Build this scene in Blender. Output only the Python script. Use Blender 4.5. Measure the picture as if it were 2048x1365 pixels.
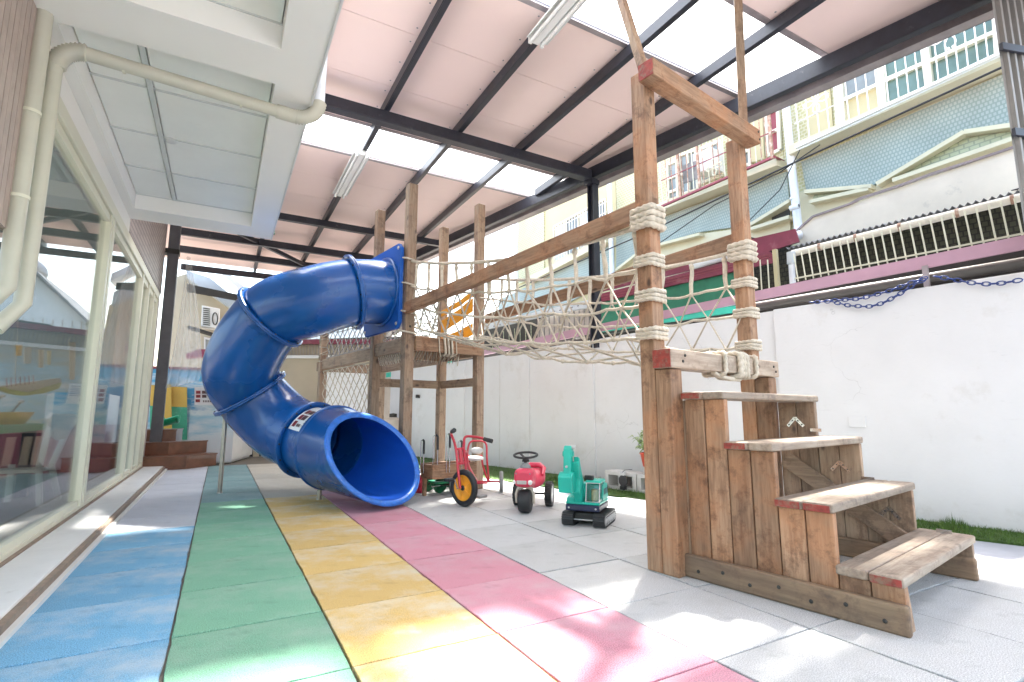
import bpy, math, random
from mathutils import Vector, Matrix, noise
random.seed(7)
S = bpy.context.scene
C = S.collection
for o in list(bpy.data.objects): bpy.data.objects.remove(o)
R = math.radians
V = Vector

# ------------------------------------------------------------------ camera, sky, sun, exposure
CH, CP, CYAW, CF = .765, R(8.0), R(29.3), 1031.0
cam = bpy.data.cameras.new('camera'); co = bpy.data.objects.new('camera', cam); C.objects.link(co)
co.location = (0, 0, CH); co.rotation_euler = (R(90) + CP, 0, -CYAW)
cam.sensor_width = 36; cam.lens = 36 * CF / 2048; cam.clip_end = 500; cam.clip_start = .02
S.camera = co
world = bpy.data.worlds.new('World'); S.world = world; world.use_nodes = True
wn = world.node_tree; bg = wn.nodes['Background']
SUN = V((.42, .30, 1.0)).normalized()
sky = wn.nodes.new('ShaderNodeTexSky'); sky.sky_type = 'NISHITA'; sky.sun_disc = False
sky.sun_elevation = math.asin(SUN.z); sky.sun_rotation = math.atan2(SUN.x, SUN.y)
sky.air_density = 1.6; sky.dust_density = 4.0; sky.ozone_density = 1.0
wn.links.new(sky.outputs[0], bg.inputs[0]); bg.inputs[1].default_value = .15
sl = bpy.data.lights.new('sun', 'SUN'); sl.energy = 5.0; sl.angle = R(3.2); sl.color = (1, .96, .89)
so = bpy.data.objects.new('sun', sl); C.objects.link(so); so.rotation_euler = SUN.to_track_quat('Z', 'Y').to_euler()
so.location = (6, 5, 12)
S.view_settings.view_transform = 'Standard'; S.view_settings.look = 'None'
S.view_settings.exposure = 2.65; S.view_settings.gamma = 1.0
S.render.engine = 'CYCLES'
S.cycles.max_bounces = 10; S.cycles.diffuse_bounces = 5; S.cycles.transparent_max_bounces = 16
S.cycles.sample_clamp_indirect = 8

# ------------------------------------------------------------------ measuring helpers
CR = V((math.cos(CYAW), -math.sin(CYAW), 0))
CU = V((-math.sin(CP) * math.sin(CYAW), -math.sin(CP) * math.cos(CYAW), math.cos(CP)))
CFW = V((math.cos(CP) * math.sin(CYAW), math.cos(CP) * math.cos(CYAW), math.sin(CP)))
CO = V((0, 0, CH))
def ray(u, v): return CR * ((u - 1024) / CF) - CU * ((v - 682.5) / CF) + CFW
def D(u, v, dep): return CO + ray(u, v) * dep
def hit(u, v, p, n):
    d = ray(u, v); n = V(n); return CO + d * ((V(p) - CO).dot(n) / d.dot(n))
def zat(u, v, z): return hit(u, v, (0, 0, z), (0, 0, 1))

# ------------------------------------------------------------------ mesh builder
class MB:
    def __init__(s): s.v = []; s.f = []; s.sm = []
    def add(s, vs, fs, smooth=False):
        b = len(s.v); s.v += [tuple(x) for x in vs]
        for f in fs: s.f.append(tuple(b + i for i in f)); s.sm.append(smooth)
        return s
    def box(s, lo, hi, ax=None):
        """ax: (origin, X, Y, Z) frame"""
        vs = [(x, y, z) for z in (lo[2], hi[2]) for y in (lo[1], hi[1]) for x in (lo[0], hi[0])]
        if ax: vs = [ax[0] + ax[1] * a + ax[2] * b + ax[3] * c for a, b, c in vs]
        fl = [(0, 2, 3, 1), (4, 5, 7, 6), (0, 1, 5, 4), (2, 6, 7, 3), (0, 4, 6, 2), (1, 3, 7, 5)]
        return s.add(vs, fl)
    def beam(s, a, b, w, h, up=V((0, 0, 1))):
        """box from a to b with width w (side) and height h, centred"""
        a = V(a); b = V(b); d = (b - a); L = d.length; d.normalize()
        x = d.cross(up)
        if x.length < 1e-4: x = d.cross(V((1, 0, 0)))
        x.normalize(); u = x.cross(d)
        return s.box((-w / 2, 0, -h / 2), (w / 2, L, h / 2), (a, x, d, u))
    def prism(s, pts, ext):
        """polygon pts (3d) extruded by vector ext"""
        n = len(pts); ext = V(ext); vs = [V(p) for p in pts] + [V(p) + ext for p in pts]
        fs = [tuple(range(n))[::-1], tuple(range(n, 2 * n))] + [(i, (i + 1) % n, n + (i + 1) % n, n + i) for i in range(n)]
        return s.add(vs, fs)
    def tube(s, path, r, n=8, closed=False, twist=0.0, lobes=0, amp=.16, cap=True, up0=None):
        path = [V(p) for p in path]; m = len(path)
        rs = r if isinstance(r, (list, tuple)) else [r] * m
        T = []
        for i in range(m):
            if closed: t = path[(i + 1) % m] - path[i - 1]
            else: t = path[min(i + 1, m - 1)] - path[max(i - 1, 0)]
            T.append(t.normalized() if t.length > 1e-9 else V((0, 0, 1)))
        nrm = V(up0) if up0 else (V((0, 0, 1)) if abs(T[0].z) < .9 else V((1, 0, 0)))
        vs = []; dist = 0
        for i in range(m):
            if i: dist += (path[i] - path[i - 1]).length
            nrm = nrm - T[i] * nrm.dot(T[i]); nrm.normalize(); bn = T[i].cross(nrm)
            for k in range(n):
                a = 2 * math.pi * k / n; rr = rs[i]
                if lobes: rr *= 1 + amp * math.cos(lobes * a - twist * dist)
                vs.append(path[i] + nrm * math.cos(a) * rr + bn * math.sin(a) * rr)
        fs = [(i * n + k, i * n + (k + 1) % n, (i + 1) * n + (k + 1) % n, (i + 1) * n + k) for i in range(m - 1) for k in range(n)]
        if closed: fs += [((m - 1) * n + k, (m - 1) * n + (k + 1) % n, (k + 1) % n, k) for k in range(n)]
        s.add(vs, fs, True)
        if cap and not closed:
            s.add(vs[:n], [tuple(range(n))[::-1]]); s.add(vs[-n:], [tuple(range(n))])
        return s
    def lathe(s, prof, o=(0, 0, 0), axis=(0, 0, 1), n=24, closed=False):
        """prof: list of (radius, along axis)"""
        o = V(o); ax = V(axis).normalized(); x = ax.cross(V((0, 0, 1)))
        if x.length < 1e-3: x = V((1, 0, 0))
        x.normalize(); y = ax.cross(x)
        vs = [o + ax * h + (x * math.cos(2 * math.pi * k / n) + y * math.sin(2 * math.pi * k / n)) * r for r, h in prof for k in range(n)]
        m = len(prof)
        fs = [(i * n + k, (i + 1) * n + k, (i + 1) * n + (k + 1) % n, i * n + (k + 1) % n) for i in range(m - 1) for k in range(n)]
        if closed: fs += [((m - 1) * n + k, k, (k + 1) % n, (m - 1) * n + (k + 1) % n) for k in range(n)]
        return s.add(vs, fs, True)
    def ball(s, c, r, n=6, m=4, sc=(1, 1, 1)):
        c = V(c); vs = [c + V((0, 0, r * sc[2]))]
        for i in range(1, m):
            t = math.pi * i / m
            for k in range(n):
                a = 2 * math.pi * k / n; vs.append(c + V((math.sin(t) * math.cos(a) * r * sc[0], math.sin(t) * math.sin(a) * r * sc[1], math.cos(t) * r * sc[2])))
        vs.append(c - V((0, 0, r * sc[2]))); L = len(vs) - 1
        fs = [(0, 1 + k, 1 + (k + 1) % n) for k in range(n)]
        fs += [(1 + i * n + k, 1 + (i + 1) * n + k, 1 + (i + 1) * n + (k + 1) % n, 1 + i * n + (k + 1) % n) for i in range(m - 2) for k in range(n)]
        fs += [(L, 1 + (m - 2) * n + (k + 1) % n, 1 + (m - 2) * n + k) for k in range(n)]
        return s.add(vs, fs, True)
    def mesh(s, name, mat):
        me = bpy.data.meshes.new(name); me.from_pydata(s.v, [], s.f); me.polygons.foreach_set('use_smooth', s.sm)
        if mat: me.materials.append(mat)
        me.validate(); me.update(); return me

WM = {}
def link(o, parent=None, M=None):
    C.objects.link(o); M = M or Matrix.Identity(4)
    if parent is not None: o.parent = parent; o.matrix_local = WM[parent.name].inverted() @ M
    else: o.matrix_local = M
    WM[o.name] = M.copy(); return o
def props(o, label=None, cat=None, group=None, kind=None):
    if label: o['label'] = label
    if cat: o['category'] = cat
    if group: o['group'] = group
    if kind: o['kind'] = kind
    return o
def thing(name, loc, label, cat, group=None, rz=0):
    o = bpy.data.objects.new(name, None); o.empty_display_size = .1
    link(o, None, Matrix.Translation(V(loc)) @ Matrix.Rotation(rz, 4, 'Z')); return props(o, label, cat, group)
def part(name, mb, mat, parent=None, bev=0, local=False, label=None, kind=None, solid=False):
    """geometry in world coordinates, or in the parent's frame with local=True"""
    o = bpy.data.objects.new(name, mb.mesh(name, mat) if isinstance(mb, MB) else mb)
    link(o, parent, WM[parent.name] if (local and parent) else None)
    if bev:
        m = o.modifiers.new('bevel', 'BEVEL'); m.width = bev; m.segments = 2; m.limit_method = 'ANGLE'; m.harden_normals = False
    return props(o, label=label, kind=kind)
def struct(name, mb, mat, parent=None, kind='structure'):
    return part(name, mb, mat, parent, kind=None if parent else kind)
def solo(name, mb, mat, label, cat, group=None, bev=0):
    return props(part(name, mb, mat, None, bev), label, cat, group)
def copy_tree(o, M, label=None, parent=None):
    c = o.copy(); C.objects.link(c)
    if parent is not None: c.parent = parent
    else: c.matrix_local = M
    WM[c.name] = M
    if label: c['label'] = label
    for ch in list(o.children): copy_tree(ch, M, None, c)
    return c

# ------------------------------------------------------------------ materials
def newmat(name):
    m = bpy.data.materials.new(name); m.use_nodes = True; nt = m.node_tree
    return m, nt, nt.nodes['Principled BSDF']
def nd(nt, t, **kw):
    n = nt.nodes.new(t)
    for k, v in kw.items():
        if k in n.inputs: n.inputs[k].default_value = v
        else: setattr(n, k, v)
    return n
def coords(nt, scale=(1, 1, 1), rz=0, jitter=False):
    tc = nt.nodes.new('ShaderNodeTexCoord'); mp = nt.nodes.new('ShaderNodeMapping')
    mp.inputs['Scale'].default_value = scale; mp.inputs['Rotation'].default_value = (0, 0, rz)
    nt.links.new(tc.outputs['Object'], mp.inputs[0])
    return mp.outputs[0]
def ramp(nt, fac, stops):
    r = nt.nodes.new('ShaderNodeValToRGB'); e = r.color_ramp.elements
    while len(e) < len(stops): e.new(.5)
    for i, (p, c) in enumerate(stops): e[i].position = p; e[i].color = (*c, 1) if len(c) == 3 else c
    nt.links.new(fac, r.inputs[0]); return r.outputs[0]
def mix(nt, fac, a, b, mode='MIX'):
    m = nt.nodes.new('ShaderNodeMix'); m.data_type = 'RGBA'; m.blend_type = mode
    for sock, val in ((m.inputs[0], fac), (m.inputs[6], a), (m.inputs[7], b)):
        if hasattr(val, 'links') or hasattr(val, 'is_linked'): nt.links.new(val, sock)
        elif isinstance(val, (int, float)): sock.default_value = val
        else: sock.default_value = (*val, 1)
    return m.outputs[2]
def bump(nt, b, h, strength=.3, dist=.004):
    n = nt.nodes.new('ShaderNodeBump'); n.inputs['Strength'].default_value = strength; n.inputs['Distance'].default_value = dist
    nt.links.new(h, n.inputs['Height']); nt.links.new(n.outputs[0], b.inputs['Normal'])
def noisef(nt, co, scale, detail=4, rough=.6):
    n = nd(nt, 'ShaderNodeTexNoise', Scale=scale, Detail=detail, Roughness=rough); nt.links.new(co, n.inputs['Vector']); return n.outputs['Fac']
def plain(name, col, rough=.5, var=.12, scale=6, metal=0, bmp=0, bscale=60, spec=.5, coat=0, dirt=None):
    m, nt, b = newmat(name); co_ = coords(nt); f = noisef(nt, co_, scale)
    d = tuple(max(0, c * (1 - var)) for c in col); l = tuple(min(1, c * (1 + var * .6)) for c in col)
    c = ramp(nt, f, [(.3, d), (.7, l)])
    if dirt:
        f2 = noisef(nt, co_, dirt[1], 6, .7); msk = ramp(nt, f2, [(dirt[2], (0, 0, 0)), (min(.99, dirt[2] + .15), (1, 1, 1))])
        c = mix(nt, msk, c, dirt[0])
    nt.links.new(c, b.inputs['Base Color'])
    rr = nt.nodes.new('ShaderNodeMapRange'); rr.inputs[3].default_value = max(.02, rough - .08); rr.inputs[4].default_value = min(1, rough + .1)
    nt.links.new(f, rr.inputs[0]); nt.links.new(rr.outputs[0], b.inputs['Roughness'])
    b.inputs['Metallic'].default_value = metal; b.inputs['Specular IOR Level'].default_value = spec; b.inputs['Coat Weight'].default_value = coat
    if bmp: bump(nt, b, noisef(nt, co_, bscale, 3), bmp)
    return m
def wood(name, axis, light=(.36, .225, .14), mid=(.235, .135, .08), dark=(.06, .03, .018), orange=.42, rz=0, grey=0.0):
    """axis of the grain: 'x','y','z' after turning by rz"""
    m, nt, b = newmat(name)
    tc = nt.nodes.new('ShaderNodeTexCoord'); oi = nt.nodes.new('ShaderNodeObjectInfo')
    rot = nt.nodes.new('ShaderNodeVectorRotate'); rot.rotation_type = 'Z_AXIS'; rot.inputs['Angle'].default_value = -rz
    nt.links.new(tc.outputs['Object'], rot.inputs['Vector'])
    off = nt.nodes.new('ShaderNodeVectorMath'); off.operation = 'MULTIPLY_ADD'
    nt.links.new(oi.outputs['Random'], off.inputs[0]); off.inputs[1].default_value = (17, 31, 23)
    nt.links.new(rot.outputs[0], off.inputs[2])
    mp = nt.nodes.new('ShaderNodeMapping'); sc = [1, 1, 1]; k = 'xyz'.index(axis); sc[k] = .09; mp.inputs['Scale'].default_value = sc
    nt.links.new(off.outputs[0], mp.inputs[0]); g = mp.outputs[0]
    n1 = noisef(nt, g, 55, 5, .65); n2 = noisef(nt, g, 11, 3, .5)
    n3 = noisef(nt, off.outputs[0], 4.5, 3, .6)
    base = ramp(nt, n2, [(.28, mid), (.62, light)])
    fine = ramp(nt, n1, [(.36, (.50, .42, .36)), (.6, (1.06, 1.04, 1.0))])
    c = mix(nt, .72, base, fine, 'MULTIPLY')
    orr = ramp(nt, n3, [(.44, (0, 0, 0)), (.60, (orange, orange, orange))])
    c = mix(nt, orr, c, (.46, .19, .075))
    vor = nd(nt, 'ShaderNodeTexVoronoi', Scale=3.9); mp2 = nt.nodes.new('ShaderNodeMapping'); s2 = [1.7, 1.7, 1.7]; s2[k] = .8; mp2.inputs['Scale'].default_value = s2
    nt.links.new(off.outputs[0], mp2.inputs[0]); nt.links.new(mp2.outputs[0], vor.inputs['Vector'])
    kn = ramp(nt, vor.outputs['Distance'], [(.05, (1, 1, 1)), (.11, (0, 0, 0))])
    c = mix(nt, kn, c, dark)
    n4 = noisef(nt, off.outputs[0], 9, 6, .75); st = ramp(nt, n4, [(.51, (0, 0, 0)), (.68, (.75, .75, .75))])
    c = mix(nt, st, c, dark)
    if grey: c = mix(nt, grey, c, (.30, .26, .22))
    mr = nt.nodes.new('ShaderNodeMapRange'); mr.inputs[3].default_value = .80; mr.inputs[4].default_value = 1.18; nt.links.new(oi.outputs['Random'], mr.inputs[0])
    hs = nt.nodes.new('ShaderNodeHueSaturation'); nt.links.new(mr.outputs[0], hs.inputs['Value']); nt.links.new(c, hs.inputs['Color'])
    nt.links.new(hs.outputs[0], b.inputs['Base Color']); b.inputs['Roughness'].default_value = .62
    bump(nt, b, n1, .6, .0025)
    return m
def rubber(name, col, wear=(.62, .58, .52), amt=.5):
    m, nt, b = newmat(name); tc = nt.nodes.new('ShaderNodeTexCoord'); oi = nt.nodes.new('ShaderNodeObjectInfo'); cc = tc.outputs['Object']
    sp = noisef(nt, cc, 260, 2, .6); big = noisef(nt, cc, 2.3, 6, .65); med = noisef(nt, cc, 7, 8, .7)
    a = ramp(nt, sp, [(.36, tuple(x * .62 for x in col)), (.52, col), (.70, tuple(min(1, x * 1.28 + .03) for x in col))])
    w = ramp(nt, big, [(.45, (0, 0, 0)), (.62, (amt, amt, amt))]); a = mix(nt, w, a, wear)
    st = ramp(nt, med, [(.54, (0, 0, 0)), (.74, (.5, .5, .5))]); a = mix(nt, st, a, tuple(x * .45 for x in col))
    mr = nt.nodes.new('ShaderNodeMapRange'); mr.inputs[3].default_value = .92; mr.inputs[4].default_value = 1.07; nt.links.new(oi.outputs['Random'], mr.inputs[0])
    hs = nt.nodes.new('ShaderNodeHueSaturation'); nt.links.new(mr.outputs[0], hs.inputs['Value']); nt.links.new(a, hs.inputs['Color'])
    nt.links.new(hs.outputs[0], b.inputs['Base Color']); b.inputs['Roughness'].default_value = .78; b.inputs['Specular IOR Level'].default_value = .35
    bump(nt, b, sp, .5, .0025); return m
def brickmat(name, col, col2, mortar, az, w=.05, h=.025, gap=.0022, rough=.35, off=.5, vertical=False):
    """small tiles on an upright plane running at azimuth az"""
    m, nt, b = newmat(name); tc = nt.nodes.new('ShaderNodeTexCoord')
    d = nt.nodes.new('ShaderNodeVectorMath'); d.operation = 'DOT_PRODUCT'; d.inputs[1].default_value = (math.sin(az), math.cos(az), 0)
    nt.links.new(tc.outputs['Object'], d.inputs[0]); sx = nt.nodes.new('ShaderNodeSeparateXYZ'); nt.links.new(tc.outputs['Object'], sx.inputs[0])
    cb = nt.nodes.new('ShaderNodeCombineXYZ')
    if vertical: nt.links.new(sx.outputs['Z'], cb.inputs[0]); nt.links.new(d.outputs['Value'], cb.inputs[1])
    else: nt.links.new(d.outputs['Value'], cb.inputs[0]); nt.links.new(sx.outputs['Z'], cb.inputs[1])
    br = nt.nodes.new('ShaderNodeTexBrick'); br.offset = off; br.inputs['Scale'].default_value = 1
    br.inputs['Brick Width'].default_value = w; br.inputs['Row Height'].default_value = h; br.inputs['Mortar Size'].default_value = gap; br.inputs['Mortar Smooth'].default_value = .1
    br.inputs['Color1'].default_value = (*col, 1); br.inputs['Color2'].default_value = (*col2, 1); br.inputs['Mortar'].default_value = (*mortar, 1)
    nt.links.new(cb.outputs[0], br.inputs[0])
    f = noisef(nt, tc.outputs['Object'], 2.0, 5); c = mix(nt, .5, br.outputs[0], ramp(nt, f, [(.3, (.72, .72, .68)), (.65, (1, 1, 1))]), 'MULTIPLY')
    nt.links.new(c, b.inputs['Base Color']); b.inputs['Roughness'].default_value = rough
    inv = nt.nodes.new('ShaderNodeMath'); inv.operation = 'SUBTRACT'; inv.inputs[0].default_value = 1; nt.links.new(br.outputs['Fac'], inv.inputs[1]); bump(nt, b, inv.outputs[0], .4, .003)
    return m
def glassmat(name, tint=(.93, .97, .95), refl=1.0):
    m = bpy.data.materials.new(name); m.use_nodes = True; nt = m.node_tree; nt.nodes.clear()
    out = nt.nodes.new('ShaderNodeOutputMaterial'); mx = nt.nodes.new('ShaderNodeMixShader'); tr = nt.nodes.new('ShaderNodeBsdfTransparent'); gl = nt.nodes.new('ShaderNodeBsdfGlossy')
    fr = nt.nodes.new('ShaderNodeFresnel'); fr.inputs[0].default_value = 1.62; tr.inputs[0].default_value = (*tint, 1); gl.inputs['Roughness'].default_value = .005
    ml = nt.nodes.new('ShaderNodeMath'); ml.operation = 'MULTIPLY'; ml.inputs[1].default_value = refl; ml.use_clamp = True
    nt.links.new(fr.outputs[0], ml.inputs[0]); nt.links.new(ml.outputs[0], mx.inputs[0]); nt.links.new(tr.outputs[0], mx.inputs[1]); nt.links.new(gl.outputs[0], mx.inputs[2]); nt.links.new(mx.outputs[0], out.inputs[0]); return m
def sheetmat(name, col, trans=.5, tint=(1, 1, 1)):
    """translucent roofing sheet or plastic film"""
    m = bpy.data.materials.new(name); m.use_nodes = True; nt = m.node_tree; nt.nodes.clear()
    out = nt.nodes.new('ShaderNodeOutputMaterial'); mx = nt.nodes.new('ShaderNodeMixShader'); tr = nt.nodes.new('ShaderNodeBsdfTransparent'); tl = nt.nodes.new('ShaderNodeBsdfTranslucent')
    tr.inputs[0].default_value = (*tint, 1); tl.inputs[0].default_value = (*col, 1); mx.inputs[0].default_value = 1 - trans
    nt.links.new(tr.outputs[0], mx.inputs[1]); nt.links.new(tl.outputs[0], mx.inputs[2]); nt.links.new(mx.outputs[0], out.inputs[0]); return m

TH = R(8.87)                                   # how far the wooden play frame is turned
ST = R(10.8)                                   # the boundary wall
M = {}
M['wood_z'] = wood('pine_upright', 'z'); M['wood_w'] = wood('pine_crosswise', 'x', rz=TH); M['wood_b'] = wood('pine_lengthwise', 'y', rz=TH)
M['tread'] = wood('weathered_tread', 'x', light=(.40, .33, .26), mid=(.30, .235, .18), rz=TH, orange=.1, grey=.25)
M['wood_old_z'] = wood('greyed_pine_upright', 'z', light=(.36, .26, .18), mid=(.27, .18, .12), orange=.15, grey=.12)
M['wood_old_w'] = wood('greyed_pine_crosswise', 'x', light=(.36, .26, .18), mid=(.27, .18, .12), orange=.15, rz=TH, grey=.12)
M['wood_old_b'] = wood('greyed_pine_lengthwise', 'y', light=(.36, .26, .18), mid=(.27, .18, .12), orange=.15, rz=TH, grey=.12)
M['board_b'] = wood('weathered_board', 'y', light=(.25, .165, .095), mid=(.16, .10, .06), orange=.1, rz=TH, grey=.15)
M['red_paint'] = plain('red_end_paint', (.27, .04, .03), .65, .4, 30, dirt=((.20, .12, .08), 25, .5))
M['rope'] = plain('cotton_rope', (.56, .50, .41), .9, .2, 40, bmp=.5, bscale=300)
M['rope_grey'] = plain('grey_rope', (.34, .33, .32), .9, .2, 40)
M['blue'] = plain('blue_plastic', (.004, .080, .31), .27, .18, 1.4, coat=.2, bmp=.06, bscale=9)
M['blue_in'] = plain('inner_blue_plastic', (.006, .07, .42), .3, .15, 2); M['blue_flat'] = plain('panel_blue_plastic', (.006, .08, .36), .55, .15, 2, spec=.25)
M['blue_rim'] = plain('scuffed_blue_rim', (.03, .17, .62), .35, .3, 20, dirt=((.45, .55, .75), 45, .62))
M['t_blue'] = rubber('blue_rubber', (.155, .37, .56), (.48, .52, .54), .6); M['t_green'] = rubber('green_rubber', (.19, .41, .28), (.34, .46, .38), .5)
M['t_yellow'] = rubber('yellow_rubber', (.62, .43, .16), (.60, .56, .45), .8); M['t_pink'] = rubber('pink_rubber', (.56, .25, .31), (.50, .36, .39), .6)
M['t_white'] = rubber('pale_grey_rubber', (.50, .505, .50), (.40, .40, .385), .6); M['t_lav'] = rubber('lavender_grey_rubber', (.56, .58, .63), (.62, .63, .66), .5)  # lavender rows: faded blue with sunlit paleness put into the colour
M['t_green_shade'] = rubber('shaded_green_rubber', (.20, .33, .33), (.30, .38, .40), .5); M['t_beige'] = rubber('far_beige_rubber', (.48, .45, .38), (.54, .52, .47), .5); M['t_mauve'] = rubber('far_mauve_rubber', (.42, .25, .34), (.46, .38, .42), .5)  # teal is green with shade painted in; beige and mauve are greyer rows
M['joint'] = plain('joint_dirt', (.19, .165, .14), .95, .3, 30)
M['concrete'] = plain('bare_concrete', (.36, .38, .42), .85, .2, 3, bmp=.3, bscale=120, dirt=((.28, .28, .29), 4, .55))
M['far_floor'] = plain('brown_grey_paving', (.17, .15, .13), .85, .25, 4)
M['white_wall'] = plain('white_wall_paint', (.62, .62, .63), .7, .05, 2.0, bmp=.2, bscale=40, dirt=((.54, .53, .52), 2.6, .57))
def crackwall(name, base, m0):
    nt = m0.node_tree; b = nt.nodes['Principled BSDF']; src = b.inputs['Base Color'].links[0].from_socket
    tc = nt.nodes.new('ShaderNodeTexCoord'); nz = nd(nt, 'ShaderNodeTexNoise', Scale=3.0, Detail=5); nt.links.new(tc.outputs['Object'], nz.inputs['Vector'])
    dv = nt.nodes.new('ShaderNodeVectorMath'); dv.operation = 'MULTIPLY_ADD'; nt.links.new(nz.outputs['Color'], dv.inputs[0]); dv.inputs[1].default_value = (.5, .5, .5); nt.links.new(tc.outputs['Object'], dv.inputs[2])
    vo = nd(nt, 'ShaderNodeTexVoronoi', Scale=1.1); vo.feature = 'DISTANCE_TO_EDGE'; nt.links.new(dv.outputs[0], vo.inputs['Vector'])
    cr = ramp(nt, vo.outputs['Distance'], [(.001, (1, 1, 1)), (.004, (0, 0, 0))]); mk = ramp(nt, noisef(nt, tc.outputs['Object'], 1.1, 3), [(.52, (0, 0, 0)), (.60, (.6, .6, .6))])
    f = mix(nt, 1.0, cr, mk, 'MULTIPLY'); c = mix(nt, f, src, tuple(x * .6 for x in base))
    # scuffs and rubbed marks of their own shape
    st = nt.nodes.new('ShaderNodeMapping'); st.inputs['Scale'].default_value = (2.2, 2.2, 14); nt.links.new(tc.outputs['Object'], st.inputs[0])
    sc = ramp(nt, noisef(nt, st.outputs[0], 2.5, 6, .7), [(.62, (0, 0, 0)), (.72, (.35, .35, .35))]); c = mix(nt, sc, c, tuple(x * .72 for x in base))
    nt.links.new(c, b.inputs['Base Color'])
crackwall('white_wall', (.62, .62, .63), M['white_wall'])
M['soffit'] = plain('white_soffit_paint', (.88, .86, .81), .7, .03, 1.5, bmp=.1, bscale=30, dirt=((.78, .78, .74), 1.1, .68))
M['ceil_tile'] = plain('ceiling_board', (.88, .88, .82), .8, .03, 3, dirt=((.80, .79, .70), 1.6, .68))
M['tbar'] = plain('ceiling_grid_metal', (.66, .67, .64), .5, .05)
M['pink_panel'] = plain('pink_roof_lining', (.84, .66, .62), .75, .03, 1.2, bmp=.05, bscale=30, dirt=((.80, .62, .58), 1.4, .6))
M['skylight'] = sheetmat('polycarbonate_skylight', (.94, .95, .95), .58)
M['steel'] = plain('charcoal_steel', (.022, .024, .036), .42, .3, 12, dirt=((.09, .09, .10), 9, .62))
M['gutter'] = plain('grey_gutter_metal', (.33, .29, .30), .4, .25, 5, metal=.3, dirt=((.30, .20, .18), 5, .6))
M['lamp_white'] = plain('lamp_enamel', (.78, .78, .76), .35, .04)
M['lamp_tube'] = plain('fluorescent_tube', (.85, .85, .84), .3, .03)
M['pvc'] = plain('cream_pvc_pipe', (.55, .53, .44), .4, .08, 5); M['pvc_w'] = plain('white_pvc_pipe', (.72, .75, .80), .35, .1, 5, dirt=((.55, .56, .55), 9, .64))
M['frame'] = plain('cream_window_frame', (.72, .70, .57), .4, .05, 4, dirt=((.55, .53, .44), 8, .66))
M['frame_side'] = M['frame']
M['glass'] = glassmat('window_glass', tint=(.98, .99, .98), refl=.72)
M['sill'] = plain('white_sill', (.70, .70, .68), .5, .08, 5, dirt=((.5, .48, .44), 7, .6)); M['sill_wood'] = plain('worn_sill_strip', (.27, .20, .15), .6, .3, 20)
M['tile_brown'] = brickmat('brown_wall_tile', (.40, .31, .27), (.36, .27, .24), (.26, .23, .2), 0, .045, .25, .004, .5, 0)
M['tile_grey'] = brickmat('ribbed_wall_tile', (.36, .29, .29), (.32, .26, .26), (.17, .15, .15), 0, .4, .06, .012, .45, .5)
M['grass'] = plain('turf_green', (.08, .155, .025), .8, .5, 22, dirt=((.16, .20, .06), 9, .55)); M['turf'] = plain('turf_base', (.05, .10, .02), .95, .4, 30)
M['pink_flash'] = plain('mauve_flashing', (.42, .25, .32), .35, .12, 3, metal=.1); M['dark_pipe'] = plain('dark_grey_pipe', (.07, .065, .06), .4, .2, 4)
M['dark'] = plain('dark_metal_and_shade', (.035, .033, .03), .7, .3, 6); M['teal_strip'] = plain('teal_rail_paint', (.05, .50, .38), .5, .2, 6)  # near-black: real dark metal, also sheets that paint shade in hollows
M['chain'] = plain('blue_plastic_chain', (.012, .04, .19), .35, .2, 30)
M['black'] = plain('black_rubber', (.02, .02, .022), .5, .3, 30); M['rubber_grip'] = plain('black_grip', (.025, .025, .027), .6, .3, 40)
M['red'] = plain('red_enamel', (.52, .02, .045), .3, .15, 6, coat=.3); M['toy_red'] = plain('toy_red_plastic', (.66, .05, .10), .33, .12, 6, dirt=((.5, .12, .14), 20, .64))
M['orange'] = plain('orange_hub_plastic', (.85, .34, .02), .4, .12, 8); M['chrome'] = plain('chromed_steel', (.65, .65, .66), .18, .1, 6, metal=.95)
M['steel_post'] = plain('brushed_steel_post', (.42, .40, .36), .35, .2, 12, metal=.8)
M['teal'] = plain('toy_teal_plastic', (.01, .42, .33), .35, .12, 6); M['navy'] = plain('toy_navy_plastic', (.012, .018, .06), .4, .2, 8)
M['tan'] = plain('tan_plastic', (.52, .46, .38), .45, .12, 8); M['grey_tyre'] = plain('grey_tyre', (.26, .26, .26), .6, .2, 20)
M['silver'] = plain('silver_plastic', (.5, .5, .5), .4, .1, 8); M['clear'] = glassmat('clear_plastic', (.85, .9, .92), .8)
M['green_wheel'] = plain('green_wheel_plastic', (.01, .13, .05), .4, .3, 20); M['green_pl'] = plain('green_plastic', (.01, .30, .13), .35, .2, 8)
M['block'] = plain('pale_concrete_block', (.55, .54, .52), .85, .15, 6, bmp=.3, bscale=80, dirt=((.36, .34, .31), 8, .6))
M['pot'] = plain('red_glazed_pot', (.58, .07, .03), .3, .2, 10, dirt=((.72, .55, .48), 34, .6)); M['leaf_pale'] = plain('variegated_leaf', (.24, .34, .12), .5, .5, 25, dirt=((.62, .66, .45), 30, .52))
M['step_wood'] = plain('varnished_brown_board', (.19, .075, .04), .35, .3, 7, coat=.3, dirt=((.10, .04, .02), 6, .6))
M['white'] = plain('white_paint', (.78, .78, .77), .5, .06, 4); M['house_grey'] = plain('pale_siding', (.52, .57, .60), .6, .08, 3)
FAZ = R(-3.1)
M['slat'] = plain('pinkish_brown_tile', (.44, .35, .31), .5, .18, 9, dirt=((.34, .25, .21), 7, .58))
M['f_yellow'] = brickmat('yellow_green_mosaic', (.46, .45, .25), (.43, .42, .23), (.56, .55, .40), FAZ, .07, .05, .008, .4)
M['f_blue'] = brickmat('blue_green_mosaic', (.37, .42, .40), (.35, .40, .385), (.25, .31, .295), FAZ, .04, .05, .008, .4)
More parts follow.
